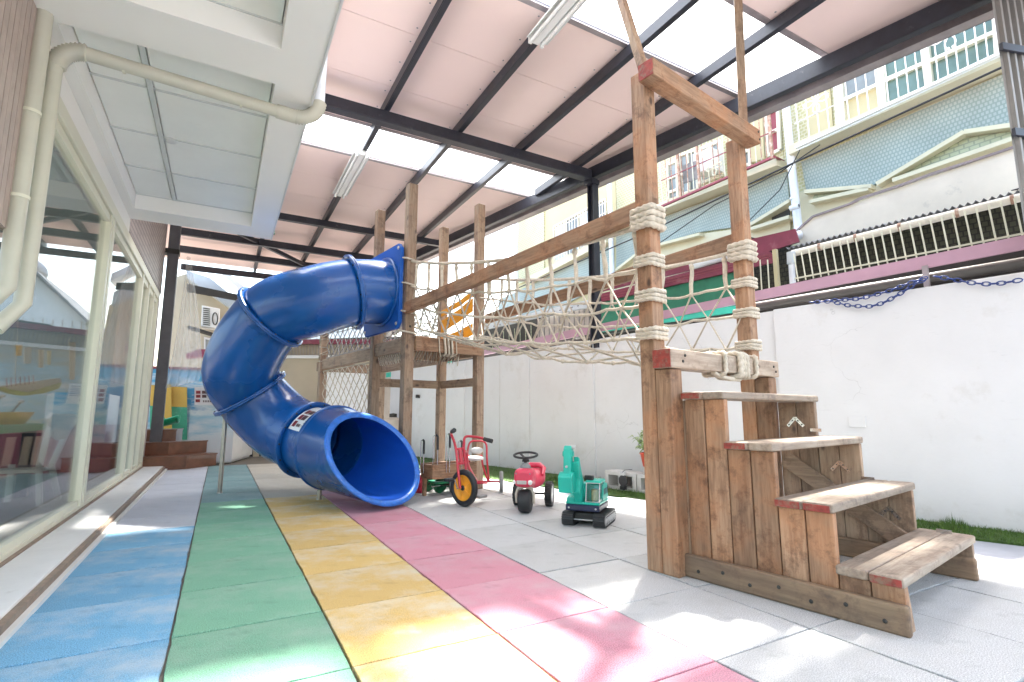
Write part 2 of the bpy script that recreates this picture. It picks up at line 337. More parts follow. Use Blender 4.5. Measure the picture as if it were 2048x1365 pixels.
M['f_tri'] = brickmat('olive_mosaic', (.46, .48, .32), (.41, .44, .30), (.30, .33, .24), FAZ, .09, .05, .008, .4)
M['f_plain'] = plain('pale_yellow_render', (.52, .48, .30), .8, .07, 2, dirt=((.52, .52, .36), 1.5, .6)); M['f_cream'] = plain('cream_trim', (.62, .57, .41), .6, .08, 3, dirt=((.40, .40, .26), 3, .62))
M['f_white'] = plain('old_white_render', (.80, .76, .66), .8, .08, 3, dirt=((.50, .49, .44), 2.2, .58)); M['pane'] = plain('green_window_pane', (.12, .20, .17), .12, .3, 2, spec=.8)
M['pane_grey'] = plain('grey_window_pane', (.22, .25, .25), .12, .3, 2, spec=.8); M['bar_white'] = plain('white_bar_paint', (.80, .80, .78), .4, .06)
M['bar_cream'] = plain('cream_bar_paint', (.66, .66, .52), .5, .1); M['bar_rust'] = plain('rusty_bar', (.40, .24, .17), .7, .4, 20, dirt=((.60, .52, .44), 12, .5)); M['rail_red'] = plain('dull_red_rail', (.28, .06, .08), .5, .2, 6)
M['maroon'] = plain('maroon_sheet', (.22, .035, .07), .45, .2, 4, dirt=((.30, .12, .15), 3, .55)); M['tarp'] = plain('green_tarpaulin', (.03, .20, .12), .6, .3, 3)
M['corr'] = plain('weathered_corrugated_sheet', (.22, .22, .22), .7, .3, 8); M['olive_dark'] = brickmat('dark_olive_brick', (.055, .055, .035), (.045, .045, .03), (.02, .02, .015), R(-10.8), .05, .05, .006, .8)  # backing brick is dark olive all over
M['corr_panel'] = plain('grey_ribbed_metal', (.23, .22, .21), .45, .15, 4, metal=.3); M['cable'] = plain('black_cable', (.02, .02, .022), .5, .1)
M['beige'] = plain('beige_render', (.50, .43, .32), .8, .12, 1.2, dirt=((.35, .30, .24), 1.2, .58)); M['siding'] = plain('grey_ribbed_siding', (.42, .38, .34), .6, .15, 6)
M['mural_blue'] = None
M['orange_cloth'] = plain('orange_cloth', (.80, .34, .01), .6, .15, 8); M['film'] = sheetmat('clear_plastic_curtain', (.8, .8, .8), .72, (.93, .93, .93))
M['paper'] = plain('white_paper', (.75, .75, .76), .5, .03); M['print_dark'] = plain('printed_photo', (.06, .04, .04), .5, .8, 60, dirt=((.35, .12, .12), 70, .5)); M['print_grey'] = plain('printed_text_grey', (.33, .33, .35), .6, .2, 60)
M['print_red'] = plain('printed_red', (.30, .04, .05), .5, .7, 60)
M['interior'] = plain('classroom_wall', (.34, .40, .40), .8, .15, 1.5); M['int_floor'] = plain('classroom_floor', (.10, .10, .10), .4, .2, 3)

# mural paint: sky blue, wave white, drawn with broad bands that belong to the painting
def mural(name, stops, sc=1.0):
    m, nt, b = newmat(name); tc = nt.nodes.new('ShaderNodeTexCoord'); sx = nt.nodes.new('ShaderNodeSeparateXYZ'); nt.links.new(tc.outputs['Object'], sx.inputs[0])
    mp = nt.nodes.new('ShaderNodeMapping'); mp.inputs['Scale'].default_value = (1.2, 1.2, 5); nt.links.new(tc.outputs['Object'], mp.inputs[0])
    n = noisef(nt, mp.outputs[0], 1.6 * sc, 5, .6); a = nt.nodes.new('ShaderNodeMath'); a.operation = 'MULTIPLY_ADD'; nt.links.new(n, a.inputs[0]); a.inputs[1].default_value = .9; nt.links.new(sx.outputs['Z'], a.inputs[2])
    s = nt.nodes.new('ShaderNodeMath'); s.operation = 'MULTIPLY_ADD'; nt.links.new(a.outputs[0], s.inputs[0]); s.inputs[1].default_value = .55; s.inputs[2].default_value = -.2
    nt.links.new(ramp(nt, s.outputs[0], stops), b.inputs['Base Color']); b.inputs['Roughness'].default_value = .6; return m
M['mural'] = mural('sea_mural', [(.12, (.62, .63, .66)), (.3, (.60, .66, .70)), (.42, (.28, .50, .62)), (.52, (.60, .68, .70)), (.60, (.05, .26, .48)), (.70, (.10, .36, .55)), (.76, (.65, .70, .72)), (.82, (.14, .42, .62)), (.95, (.06, .32, .52))])
M['mural_in'] = mural('classroom_mural', [(.15, (.05, .2, .2)), (.3, (.07, .32, .32)), (.42, (.45, .5, .38)), (.5, (.2, .42, .5)), (.62, (.55, .6, .6)), (.72, (.12, .36, .5)), (.9, (.18, .26, .28))], 1.4)

# ------------------------------------------------------------------ frames of reference
O2 = V((2.139, .992, 0)); FW = V((math.cos(TH), math.sin(TH), 0)); FB = V((-math.sin(TH), math.cos(TH), 0)); UP = V((0, 0, 1))
PF = (O2, FW, FB, UP)                                   # play frame: across, along, up
def L(w, b, z=0): return O2 + FW * w + FB * b + UP * z
NW = V((math.cos(ST), math.sin(ST), 0)); TW = V((-math.sin(ST), math.cos(ST), 0))
def wl(d, s, z=0): return NW * d + TW * s + UP * z
WF = (V((0, 0, 0)), NW, TW, UP)
WD = 4.765
def pw(u, v, d): return hit(u, v, NW * d, NW)           # a pixel on an upright plane parallel to the wall
FN = V((math.cos(-FAZ), math.sin(-FAZ), 0)); FT = V((math.sin(FAZ), math.cos(FAZ), 0)); FP = V((7.2, 3, 0))
def pf(u, v, out=0): return hit(u, v, FP - FN * out, FN)  # a pixel on the neighbours' facade, out = metres in front of it

# ------------------------------------------------------------------ ground and rubber floor
g = MB().add([(-60, -60, -.06), (80, -60, -.06), (80, 120, -.06), (-60, 120, -.06)], [(0, 1, 2, 3)])
struct('ground', g, M['far_floor'])
g = MB().prism([(-1, .684, -.03), (8, .684, -.03), (8, -6, -.03), (-1, -6, -.03)][::-1], (0, 0, .024)); struct('near_pavement', g, M['concrete'])
g = MB().prism([wl(2.6, -1.2, -.03), wl(WD, -1.2, -.03), wl(WD, 9.6, -.03), wl(3.6, 9.6, -.03)], (0, 0, .02)); struct('side_pavement', g, M['concrete'])
g = MB().box((-1.0, 8.93, -.05), (3.4, 14, -.012)); struct('far_pavement', g, M['far_floor'])
fl = props(bpy.data.objects.new('rubber_floor', MB().prism([(-.62, .684, -.03), (wl(WD - .9, .684).x, .684, -.03), wl(WD - .9, 9.2, -.03), (-.62, 8.93, -.03)], (0, 0, .017)).mesh('rubber_floor', M['joint'])), kind='structure'); link(fl)
tm = {}
def tilemesh(mat):
    if mat not in tm:
        tm[mat] = []
        for q in range(4):
            rg = random.Random(q * 7 + 1); x0, x1, y0, y1 = .0035, .4965, .003, .512; n = 9; ed = []
            w_ = lambda: rg.gauss(0, .0011) + (rg.random() < .06) * rg.uniform(.002, .006)
            ed += [(x0 + (x1 - x0) * i / n, y0 + abs(w_())) for i in range(n)] + [(x1 - abs(w_()), y0 + (y1 - y0) * i / n) for i in range(n)]
            ed += [(x1 - (x1 - x0) * i / n, y1 - abs(w_())) for i in range(n)] + [(x0 + abs(w_()), y1 - (y1 - y0) * i / n) for i in range(n)]
            m = len(ed); vs = [(x, y, -.02) for x, y in ed] + [(x, y, -.0018) for x, y in ed] + [(.25 + (x - .25) * .992, .2575 + (y - .2575) * .992, 0) for x, y in ed]
            fs = [(i, (i + 1) % m, m + (i + 1) % m, m + i) for i in range(m)] + [(m + i, m + (i + 1) % m, 2 * m + (i + 1) % m, 2 * m + i) for i in range(m)] + [tuple(range(2 * m, 3 * m))]
            tm[mat].append(MB().add(vs, fs).mesh('tile', M[mat]))
    return random.choice(tm[mat])
for k in range(-1, 9):
    for j in range(-3, 13):
        x = -.0964 + .5 * k; y = 2.231 + .515 * j
        c = V((x + .25, y + .25, 0)); dd = WD - c.dot(NW)
        if dd < 1.0: continue
        mat = {-1: 't_blue' if y < 3.9 else 't_lav', 0: 't_green' if y < 5.3 else 't_green_shade', 1: 't_yellow' if y < 5.2 else 't_beige', 2: 't_pink' if y < 5.2 else 't_mauve'}.get(k, 't_white')
        o = bpy.data.objects.new('tile', tilemesh(mat)); o.location = (x, y, random.uniform(-.0012, .0012)); o.rotation_euler = (random.uniform(-.002, .002), random.uniform(-.002, .002), random.uniform(-.004, .004))
        M0 = o.matrix_basis.copy(); link(o, fl, M0)

# grass strip along the wall
gs = MB(); ptsf = [(4.18, 1.29), (3.37, 3.57), (2.83, 5.59), (2.55, 6.9), (2.2, 8.9)]
def gfront(s):
    q = [V((a, b, 0)) for a, b in ptsf]; ss = [p.dot(TW) for p in q]; dd = [p.dot(NW) for p in q]
    if s <= ss[0]: return dd[0] + (s - ss[0]) * (dd[1] - dd[0]) / (ss[1] - ss[0])
    for i in range(len(q) - 1):
        if s <= ss[i + 1]: return dd[i] + (s - ss[i]) * (dd[i + 1] - dd[i]) / (ss[i + 1] - ss[i])
    return dd[-1]
st = [-.8 + .5 * i for i in range(20)]
turf = MB().prism([wl(gfront(s), s, -.012) for s in st] + [wl(WD, s, -.012) for s in st[::-1]], (0, 0, .016))
tf = struct('turf_strip', turf, M['turf'])
bl = MB()
for i in range(30000):
    s = random.uniform(-.2, 8.2) if random.random() < .3 else random.uniform(-.1, 4.5)
    d0 = gfront(s); d = random.uniform(d0 - .01, WD - .005); p = wl(d, s, 0); a = random.uniform(0, 6.28); h = random.uniform(.012, .036) * (.6 + .9 * noise.noise(p * 6) ** 2 * 4 + .2); w = .0024
    e = V((math.cos(a), math.sin(a), 0)) * w; t = V((random.gauss(0, .010), random.gauss(0, .010), h))
    bl.add([p - e, p + e, p + t], [(0, 1, 2)])
part('grass', bl, M['grass'], kind='stuff'); bpy.data.objects['grass']['label'] = 'short green artificial grass along the foot of the white wall'; bpy.data.objects['grass']['category'] = 'grass'

# ------------------------------------------------------------------ white boundary wall
bw = thing('boundary_wall', wl(WD, 3, 0), 'long white painted wall with shallow pilasters behind the toys and stairs', 'wall')
part('wall', MB().prism([wl(WD, -1.6, -.05), wl(WD, 9.4, -.05), wl(WD, 9.4, 1.60), wl(WD, 6, 1.62), wl(WD, 3, 1.675), wl(WD, -1.6, 1.72)], NW * .14), M['white_wall'], bw)
s1 = pw(1555, 700, WD).dot(TW)
part('wall_panel', MB().box((WD - .035, -1.6, -.04), (WD + .01, s1, 1.69), WF), M['white_wall'], bw, bev=.006)
for u in (1190, 1060, 930):
    s2 = pw(u, 800, WD).dot(TW); part('pilaster', MB().box((WD - .022, s2, -.04), (WD + .01, s2 + .26, 1.60), WF), M['white_wall'], bw, bev=.005)
part('wall_outlet', MB().box((WD - .045, pw(1732, 850, WD - .04).dot(TW), pw(1700, 855, WD - .04).z), (WD - .03, pw(1698, 850, WD - .04).dot(TW), pw(1700, 832, WD - .04).z), WF), M['white_wall'], bw, bev=.003)
part('door_seam', MB().box((WD - .006, pw(1000, 800, WD).dot(TW), 0), (WD + .01, pw(1000, 800, WD).dot(TW) + .006, 1.55), WF), M['block'], bw)

# flashing, pipe and dark gap on top of the wall
def wstrip(name, px, d0, d1, mat, label=None, cat=None, par=None):
    mb = MB().prism([pw(u, v, d0) for u, v in px], NW * (d1 - d0))
    return part(name, mb, mat, par) if par else solo(name, mb, mat, label, cat)
ft = thing('wall_top_flashing', wl(WD + .05, 3, 1.8), 'mauve metal flashing with a dark hollow and round pipe along the wall top', 'flashing')
wstrip('flashing_strip', [(1130, 663), (1509, 583), (2060, 468), (2060, 497), (1509, 602), (1130, 678)], WD + .02, WD + .04, M['pink_flash'], par=ft)
wstrip('flashing_strip', [(700, 752), (960, 702), (1130, 663), (1130, 678), (960, 712), (700, 757)], WD + .02, WD + .04, M['pink_flash'], par=ft)
wstrip('hollow_shade_sheet', [(700, 757), (960, 712), (1509, 600), (2060, 493), (2060, 600), (1509, 650), (960, 740), (700, 775)], WD + .26, WD + .28, M['dark'], par=ft)  # dark sheet painting the shade inside the hollow
pa, pb = pw(2120, 515, WD + .12), pw(1520, 613, WD + .12)
part('round_pipe', MB().tube([pa, pb, pb + (pb - pa) * 1.2], .045, 12), M['dark_pipe'], ft)
wstrip('teal_rail', [(1180, 655), (1470, 612), (1470, 625), (1180, 668)], WD + .03, WD + .06, M['teal_strip'], par=ft)
wstrip('teal_rail', [(700, 760), (900, 722), (900, 731), (700, 769)], WD + .03, WD + .06, M['teal_strip'], par=ft)
a = pw(1850, 534, WD + .01); part('flashing_strut', MB().beam(V((a.x, a.y, 1.70)), V((a.x, a.y, 1.86)), .035, .02), M['gutter'], ft)
# blue chains
def chain(name, px, label, d=WD - .075):
    pts = [pw(u, v, d) for u, v in px]; t = thing(name, pts[0], label, 'chain', 'blue plastic chains hanging on the white wall')
    seg = []; 
    for i in range(len(pts) - 1):
        n = max(1, int((pts[i + 1] - pts[i]).length / .012))
        seg += [pts[i].lerp(pts[i + 1], k / n) for k in range(n)]
    acc = 0; last = seg[0]; nodes = [seg[0]]
    for p in seg[1:]:
        if (p - nodes[-1]).length > .036: nodes.append(p)
    for i in range(len(nodes) - 1):
        c = (nodes[i] + nodes[i + 1]) / 2; ax = (nodes[i + 1] - nodes[i]).normalized(); sd = (ax.cross(NW) if i % 2 else NW.copy()).normalized()
        lp = [c + ax * .025 * math.cos(q) + sd * .014 * math.sin(q) for q in [2 * math.pi * k / 10 for k in range(10)]]
        part('chain_link', MB().tube(lp, .0045, 5, closed=True), M['chain'], t)
chain('blue_chain', [(1620, 605), (1660, 603), (1700, 612), (1740, 614), (1770, 605), (1800, 588), (1830, 568), (1858, 555)], 'blue plastic chain, loop sagging lowest below the dark pipe at the left')
chain('blue_chain', [(1655, 602), (1720, 598), (1780, 582), (1820, 566), (1862, 553)], 'blue plastic chain, upper strand running straight along the dark pipe')
chain('blue_chain', [(1868, 553), (1900, 558), (1940, 566), (1975, 569), (2010, 566), (2060, 557)], 'blue plastic chain swagged at the right edge of the photo')

# ------------------------------------------------------------------ canopy roof
rf = thing('canopy_roof', (2, 5, 3.9), 'flat canopy roof of pink boards and clear skylight strips over the yard', 'roof')
def rx(y): return (WD + .42 - y * math.sin(ST)) / math.cos(ST)
y = -3.95; pit = .78; i = 0
edges = [2.29 + pit * k for k in range(-8, 14)]
for k in range(-8, 13):
    y0, y1 = edges[k + 8] + .003, edges[k + 9] - .003
    skyl = (k % 4 == 0) and k < 7
    z0 = 3.93 if not skyl else 3.95
    pg = [(-1.4, y0, z0), (rx(y0), y0, z0), (rx(y1), y1, z0), (-1.4, y1, z0)]
    if not skyl: part('roof_board', MB().prism(pg, (0, 0, .03)), M['pink_panel'], rf)
    else: part('skylight_panel', MB().add(pg, [(0, 1, 2, 3)]), M['skylight'], rf)
    part('seam_light_block', MB().box((-1.4, y1 - .02, z0 + .0305 if not skyl else 3.965), (rx(y1) - .03, y1 + .026, z0 + .036 if not skyl else 3.972)), M['gutter'], rf)  # added backing that stops sky light leaking through the board gaps
    if skyl:
        for yy in (y0, y1): part('skylight_trim', MB().beam((-1.4, yy, 3.925), (rx(yy) - .02, yy, 3.925), .05, .012), M['gutter'], rf)
scw = MB()
for k in range(-4, 13):
    for x in (.45, 1.27, 2.08, 2.88, 3.70):
        for dy in (.09, .39, .69):
            for dx_ in (-.06, .06):
                yy = edges[k + 8] + dy
                if x + dx_ < rx(yy) - .1 and not ((k % 4 == 0) and k < 7): scw.lathe([(0, -.004), (.007, -.003), (.009, 0)], (x + dx_, yy, 3.93), UP, 6)
part('roof_screws', scw, M['gutter'], rf, kind='stuff')
def cprof(mb, a, b, w, h):
    """C shaped purlin: web and two flanges"""
    a = V(a); b = V(b); d = (b - a).normalized(); x = d.cross(UP).normalized()
    mb.beam(a - x * (w / 2 - .003), b - x * (w / 2 - .003), .006, h); mb.beam(a + UP * (h / 2 - .004), b + UP * (h / 2 - .004), w - .02, .008); mb.beam(a - UP * (h / 2 - .004), b - UP * (h / 2 - .004), w - .02, .008)
    mb.beam(a + x * (w / 2 - .006) - UP * (h / 2 - .014), b + x * (w / 2 - .006) - UP * (h / 2 - .014), .006, .026)
    return mb
for x in (.45, 1.27, 2.08, 2.88, 3.70):
    ye = (WD - x * math.cos(ST)) / math.sin(ST) - .15
    part('purlin', cprof(MB(), (x, -3.5, 3.86), (x, min(ye, 12.4), 3.86), .06, .10), M['steel'], rf)
part('cross_beam', MB().box((.2, 4.84, 3.675), (3.87, 4.95, 3.80)), M['steel'], rf, bev=.006)
part('cross_beam', MB().box((.2, 8.28, 3.70), (3.2, 8.36, 3.80)), M['steel'], rf)
part('cross_beam', MB().box((.2, 1.0, 3.675), (4.5, 1.1, 3.80)), M['steel'], rf)
for yy in (9.75, 10.85, 12.2): part('cross_beam', MB().box((-.9, yy, 3.68), (3.0, yy + .07, 3.80)), M['steel'], rf)
part('brace', MB().beam((-.1, 9.2, 3.74), (1.9, 11.6, 3.74), .05, .07), M['steel'], rf)
part('edge_beam', cprof(MB(), wl(WD + .02, -2.5, 3.79), wl(WD + .02, 11.5, 3.79), .08, .15), M['steel'], rf)
gt = MB(); gt.box((WD + .30, -2.5, 3.80), (WD + .42, 11.5, 3.81), WF); gt.box((WD + .41, -2.5, 3.80), (WD + .42, 11.5, 3.93), WF); gt.box((WD + .10, -2.5, 3.87), (WD + .30, 11.5, 3.88), WF); gt.box((WD + .30, -2.5, 3.81), (WD + .31, 11.5, 3.90), WF)
part('gutter', gt, M['gutter'], rf)
cpx = V((3.917, 4.896, 0)); cc = MB(); ax = (cpx, NW, TW, UP)
cc.box((-.05, -.05, 1.55), (.05, -.042, 3.70), ax); cc.box((-.05, .042, 1.55), (.05, .05, 3.70), ax); cc.box((-.005, -.042, 1.55), (.005, .042, 3.70), ax)
part('column', cc, M['steel'], rf)
part('bracket', MB().box((-.09, -.07, 3.62), (.05, .07, 3.68), ax), M['steel'], rf)
def lamp(x, y0, y1, z, label):
    t = thing('fluorescent_lamp', (x, (y0 + y1) / 2, z), label, 'lamp', 'unlit fluorescent lamps under the canopy')
    part('lamp_body', MB().prism([(x - .045, y0, z + .05), (x + .045, y0, z + .05), (x + .03, y0, z - .01), (x - .03, y0, z - .01)], (0, y1 - y0, 0)), M['lamp_white'], t, bev=.004)
    for sgn in (-1, 1):
        part('reflector_wing', MB().prism([(x + sgn * .03, y0 + .03, z + .045), (x + sgn * .095, y0 + .03, z - .005), (x + sgn * .098, y0 + .03, z + .002), (x + sgn * .03, y0 + .03, z + .053)], (0, y1 - y0 - .06, 0)), M['lamp_white'], t)
        part('tube', MB().tube([(x + sgn * .055, y0 + .03, z - .015), (x + sgn * .055, y1 - .03, z - .015)], .013, 10), M['lamp_tube'], t)
        for yy in (y0 + .005, y1 - .025): part('lamp_holder', MB().box((x + sgn * .055 - .014, yy, z - .03), (x + sgn * .055 + .014, yy + .02, z + .03)), M['lamp_white'], t)
lamp(1.24, 5.78, 7.12, 3.76, 'slim white fluorescent fitting hanging beyond the near steel beam')
lamp(2.04, 1.95, 3.25, 3.76, 'large-looking white fluorescent fitting crossing the top edge of the photo')

# ribbed metal upright at the right edge
cp = thing('ribbed_metal_panel', wl(WD - .15, .35, 1.7), 'upright grey ribbed metal panel at the right edge of the photo', 'panel')
rp = MB(); base = D(2002, 130, 3.4); base.z = 0; base = V(base); dx = V((.955, -.296, 0)).normalized(); nn = V((-.35, -.93, 0)).normalized()
prof = []
for i in range(14):
    x0 = i * .062; prof += [(x0, 0), (x0 + .025, 0), (x0 + .035, .022), (x0 + .052, .022)]
vs = []
for x0, h in prof: p = base + dx * x0 + nn * h; vs += [V((p.x, p.y, 1.70)), V((p.x, p.y, 4.2))]
rp.add(vs, [(2 * i, 2 * i + 2, 2 * i + 3, 2 * i + 1) for i in range(len(prof) - 1)])
part('ribbed_sheet', rp, M['corr_panel'], cp)
for z in (2.55, 3.15): part('cross_strap', MB().beam(base - dx * .02 + nn * .03 + UP * z, base + dx * .85 + nn * .03 + UP * z, .02, .05), M['steel'], cp)

# ------------------------------------------------------------------ school building at the left
sb = thing('school_building', (-.87, 5, 0), 'white school building with glazed front and coffered concrete canopy at the left', 'building')
zs = 2.6
def slabbox(x0, x1, y0, y1, name='soffit_beam'): part(name, MB().box((x0, y0, zs), (x1, y1, zs + .3)), M['soffit'], sb)
slabbox(.145, .35, -1.0, 5.87); slabbox(-.87, .145, 5.54, 5.87); slabbox(-.80, .145, 2.66, 2.98); slabbox(-.87, -.80, -1.0, 5.54); slabbox(-1.14, -.873, -1.0, 5.868); slabbox(-.80, .145, -1.0, -.3)
part('canopy_top', MB().box((-.87, -1.0, zs + .3), (.35, 5.87, zs + .36)), M['soffit'], sb)
def ceiling(y0, y1, n, yoff=0):
    for c_, (xa, xb) in enumerate(((-.80, -.52), (-.49, .145))):
        hs = (y1 - y0) / n
        for j in range(n):
            part('ceiling_board', MB().box((xa + .006, y0 + j * hs + .006, zs + .14), (xb - .006, y0 + (j + 1) * hs - .006, zs + .16)), M['ceil_tile'], sb)
    part('ceiling_bar', MB().box((-.52, y0, zs + .13), (-.49, y1, zs + .15)), M['tbar'], sb)
    for j in range(n + 1):
        part('ceiling_bar', MB().box((-.80, y0 + j * (y1 - y0) / n - .008, zs + .132), (.145, y0 + j * (y1 - y0) / n + .008, zs + .152)), M['tbar'], sb)
ceiling(2.98, 5.54, 4); ceiling(-.3, 2.66, 4)
c_ = zat(342, 281, zs + .14); part('ceiling_light', MB().lathe([(0, -.012), (.035, -.012), (.045, 0), (.045, .01)], c_, UP, 20), M['tbar'], sb)
for xx, yy in ((-.3, 2.2), (-.1, 1.0)): part('ceiling_light', MB().lathe([(0, -.012), (.035, -.012), (.045, 0), (.045, .01)], V((xx, yy, zs + .14)), UP, 20), M['tbar'], sb)
part('corner_hook', MB().tube([V((.36, 5.80, 2.64)), V((.36, 5.84, 2.78)), V((.36, 5.80, 2.92))], .018, 8), M['green_wheel'], sb)
part('fascia_drip', MB().box((.345, -1.0, 2.59), (.357, 5.87, 2.75)), M['sill'], sb)
# upper walls
part('header_wall', MB().box((-1.02, 2.96, 2.44), (-.868, 5.87, 2.598)), M['soffit'], sb)
part('header_wall', MB().box((-1.02, 5.87, 2.44), (-.885, 9.0, 2.50)), M['soffit'], sb)
part('tiled_wall', MB().box((-1.02, 5.87, 2.50), (-.875, 9.0, 4.2)), M['tile_grey'], sb)
part('tiled_wall', MB().box((-1.1, -1.2, 1.55), (-.865, 2.955, 2.597)), M['tile_brown'], sb)
for k in range(26):
    y_ = 2.948 - k * .052; part('wall_slat', MB().box((-.872, y_ - .046, 1.552), (-.853 + random.uniform(-.001, .001), y_, 2.594)), M['slat'], sb)
part('corner_trim', MB().box((-.875, 2.950, 1.55), (-.848, 2.962, 2.594)), M['frame'], sb)
part('end_wall', MB().box((-1.3, 8.62, 0), (-.88, 8.95, 2.44)), plain('pinkish_end_wall', (.50, .42, .42), .7, .1), sb)
for yy in (1.2, 1.36): pass
# sill: white ledge with groove
part('sill', MB().box((-.87, -1.0, 0), (-.625, 8.80, .055)), M['sill'], sb, bev=.006)
part('sill_groove', MB().box((-.862, -1.0, .05), (-.84, 8.78, .062)), M['sill_wood'], sb)
part('sill_edge', MB().box((-.628, -1.0, 0), (-.598, 8.78, .045)), M['sill_wood'], sb)
part('kerb', MB().box((-.60, -1.0, -.02), (-.575, 8.78, .018)), M['sill'], sb)
part('bottom_track', MB().box((-.94, -1.0, .04), (-.862, 8.7, .085)), M['frame'], sb)
part('top_track', MB().box((-.95, 2.965, 2.345), (-.855, 8.7, 2.44)), M['frame'], sb, bev=.004)
def mullion(y, w=.07, x0=-.935, x1=-.86, name='mullion'):
    part(name, MB().box((x0, y - w / 2, .06), (x1, y + w / 2, 2.35)), M['frame'], sb, bev=.004)
for yy, w in ((5.16, .07), (5.06, .055), (7.05, .06), (7.62, .06), (8.15, .06), (8.58, .07)): mullion(yy, w)
for z in (.085,): pass
for y0, y1 in ((-1.0, 1.7), (1.8, 5.03), (5.2, 7.02), (7.08, 7.59), (7.65, 8.12), (8.18, 8.54)):
    part('window_pane', MB().box((-.902, y0, .08), (-.896, y1, 2.345)), M['glass'], sb)
    part('pane_rail', MB().box((-.92, y0, .075), (-.875, y1, .125)), M['frame'], sb); part('pane_rail', MB().box((-.92, y0, 2.285), (-.875, y1, 2.343)), M['frame'], sb)
mullion(1.75, .1)
# room behind the glass
part('room_floor', MB().box((-3.7, -2, -.02), (-.94, 9.0, .05)), M['int_floor'], sb)
part('room_back_wall', MB().box((-3.7, -2, 0), (-3.6, 9.0, .45)), M['interior'], sb); part('room_back_wall', MB().box((-3.7, -2, 2.6), (-3.6, 9.0, 2.7)), M['interior'], sb)  # left open between the two strips to let sky light in
part('room_end_wall', MB().box((-3.7, 8.8, 0), (-1.02, 8.9, 2.7)), M['mural_in'], sb)
part('room_ceiling', MB().box((-2.3, -2, 2.6), (-1.02, 9.0, 2.75)), M['interior'], sb)  # cut short so sky light brightens the room
# pipes
def ppath(px, z): return [zat(u, v, z) for u, v in px]
pt = thing('drain_pipe', (-.78, 3.05, 0), 'cream drain pipe running under the white soffit with ribbed elbows at both ends', 'pipe')
A = V((-.70, 3.04, 2.515)); Bp = V((.27, 3.12, 2.515))
part('horizontal_pipe', MB().tube([A, Bp], .034, 14), M['pvc'], pt)
def ribbed(path, r): 
    n = len(path); return MB().tube(path, [r * (1.18 if i % 2 else 1.0) for i in range(n)], 14)
el = [V((-.80, 3.03, 2.30)).lerp(V((-.80, 3.03, 2.30)), 0)]
arc = [V((-.80 + .11 * (1 - math.cos(t)), 3.035, 2.40 + .115 * math.sin(t))) for t in [math.pi / 2 * k / 26 for k in range(27)]]
part('ribbed_elbow', ribbed(arc, .037), M['pvc'], pt)
part('down_pipe', MB().tube([V((-.80, 3.03, 2.41)), V((-.80, 3.03, 1.25)), V((-.86, 2.96, 1.12))], .033, 14), M['pvc'], pt)
arc = [V((.27 + .13 * math.sin(t), 3.12, 2.645 - .13 * math.cos(t))) for t in [math.pi / 2 * k / 30 for k in range(31)]]
part('ribbed_elbow', ribbed(arc, .037), M['pvc'], pt)
part('riser_pipe', MB().tube([V((.40, 3.12, 2.64)), V((.40, 3.06, 3.9))], .032, 14), M['pvc_w'], pt)
part('pipe_socket', MB().tube([V((.17, 3.112, 2.515)), V((.27, 3.12, 2.515))], .040, 14), M['pvc'], pt)
for x in (-.55, -.02): part('pipe_clip', MB().tube([V((x, 3.05 + (x + .7) * .08, 2.515)), V((x + .012, 3.05 + (x + .7) * .08, 2.515))], .037, 14), M['frame'], pt)
p2 = thing('vertical_pipe', (-.84, 2.93, 0), 'straight cream vertical pipe against the tiled wall at the far left', 'pipe')
part('pipe_run', MB().tube([V((-.835, 2.94, 2.6)), V((-.835, 2.94, 1.3)), V((-.88, 2.88, 1.2))], .034, 14), M['pvc'], p2)
for z in (1.7, 2.1): part('pipe_clip', MB().tube([V((-.835, 2.94, z)), V((-.835, 2.94, z + .015))], .038, 14), M['frame'], p2)

# ------------------------------------------------------------------ wooden stair unit
sw = thing('wooden_stairs', L(.5, .4), 'wooden four tread stair with tall gate posts and red painted plank ends, nearest the camera', 'stairs')
def wb(name, lo, hi, mat, par, bev=.006, label=None): return part(name, MB().box(lo, hi, PF), M[mat], par, bev=bev, label=label)
Z = [0, .193, .415, .639, .8685]; GO = .2125
wb('post', (-.082, .955, 0), (.013, 1.045, 2.65), 'wood_z', sw); wb('post', (-.085, .862, 0), (.013, .952, .985), 'wood_z', sw)
wb('post', (.922, .955, 0), (1.017, 1.045, 2.60), 'wood_z', sw); wb('post', (.925, .862, 0), (1.02, .952, .985), 'wood_z', sw)
tb = wb('top_beam', (-.13, .855, 2.545), (1.03, .953, 2.645), 'wood_w', sw); part('painted_end', MB().box((-.134, .858, 2.549), (-.129, .950, 2.641), PF), M['red_paint'], tb)
rb = wb('low_beam', (-.10, .845, .988), (1.03, .953, 1.085), 'tread', sw); part('painted_end', MB().box((-.104, .848, .991), (-.099, .950, 1.082), PF), M['red_paint'], rb)
def bolt(p, n, r, par, mat='dark'):
    part('bolt', MB().lathe([(0, .004), (r * .7, .004), (r, 0), (r, -.004)], p, n, 8), M[mat], par)
for w_, z_ in ((.02, 1.055), (.0, 1.025), (.96, 1.05), (.985, 1.02)): bolt(L(w_, .844, z_), -FB, .008, rb)
for w_, z_ in ((1.0, 2.62), (1.01, 2.57)): bolt(L(w_, .854, z_), -FB, .008, tb)
rnd = random.Random(3)
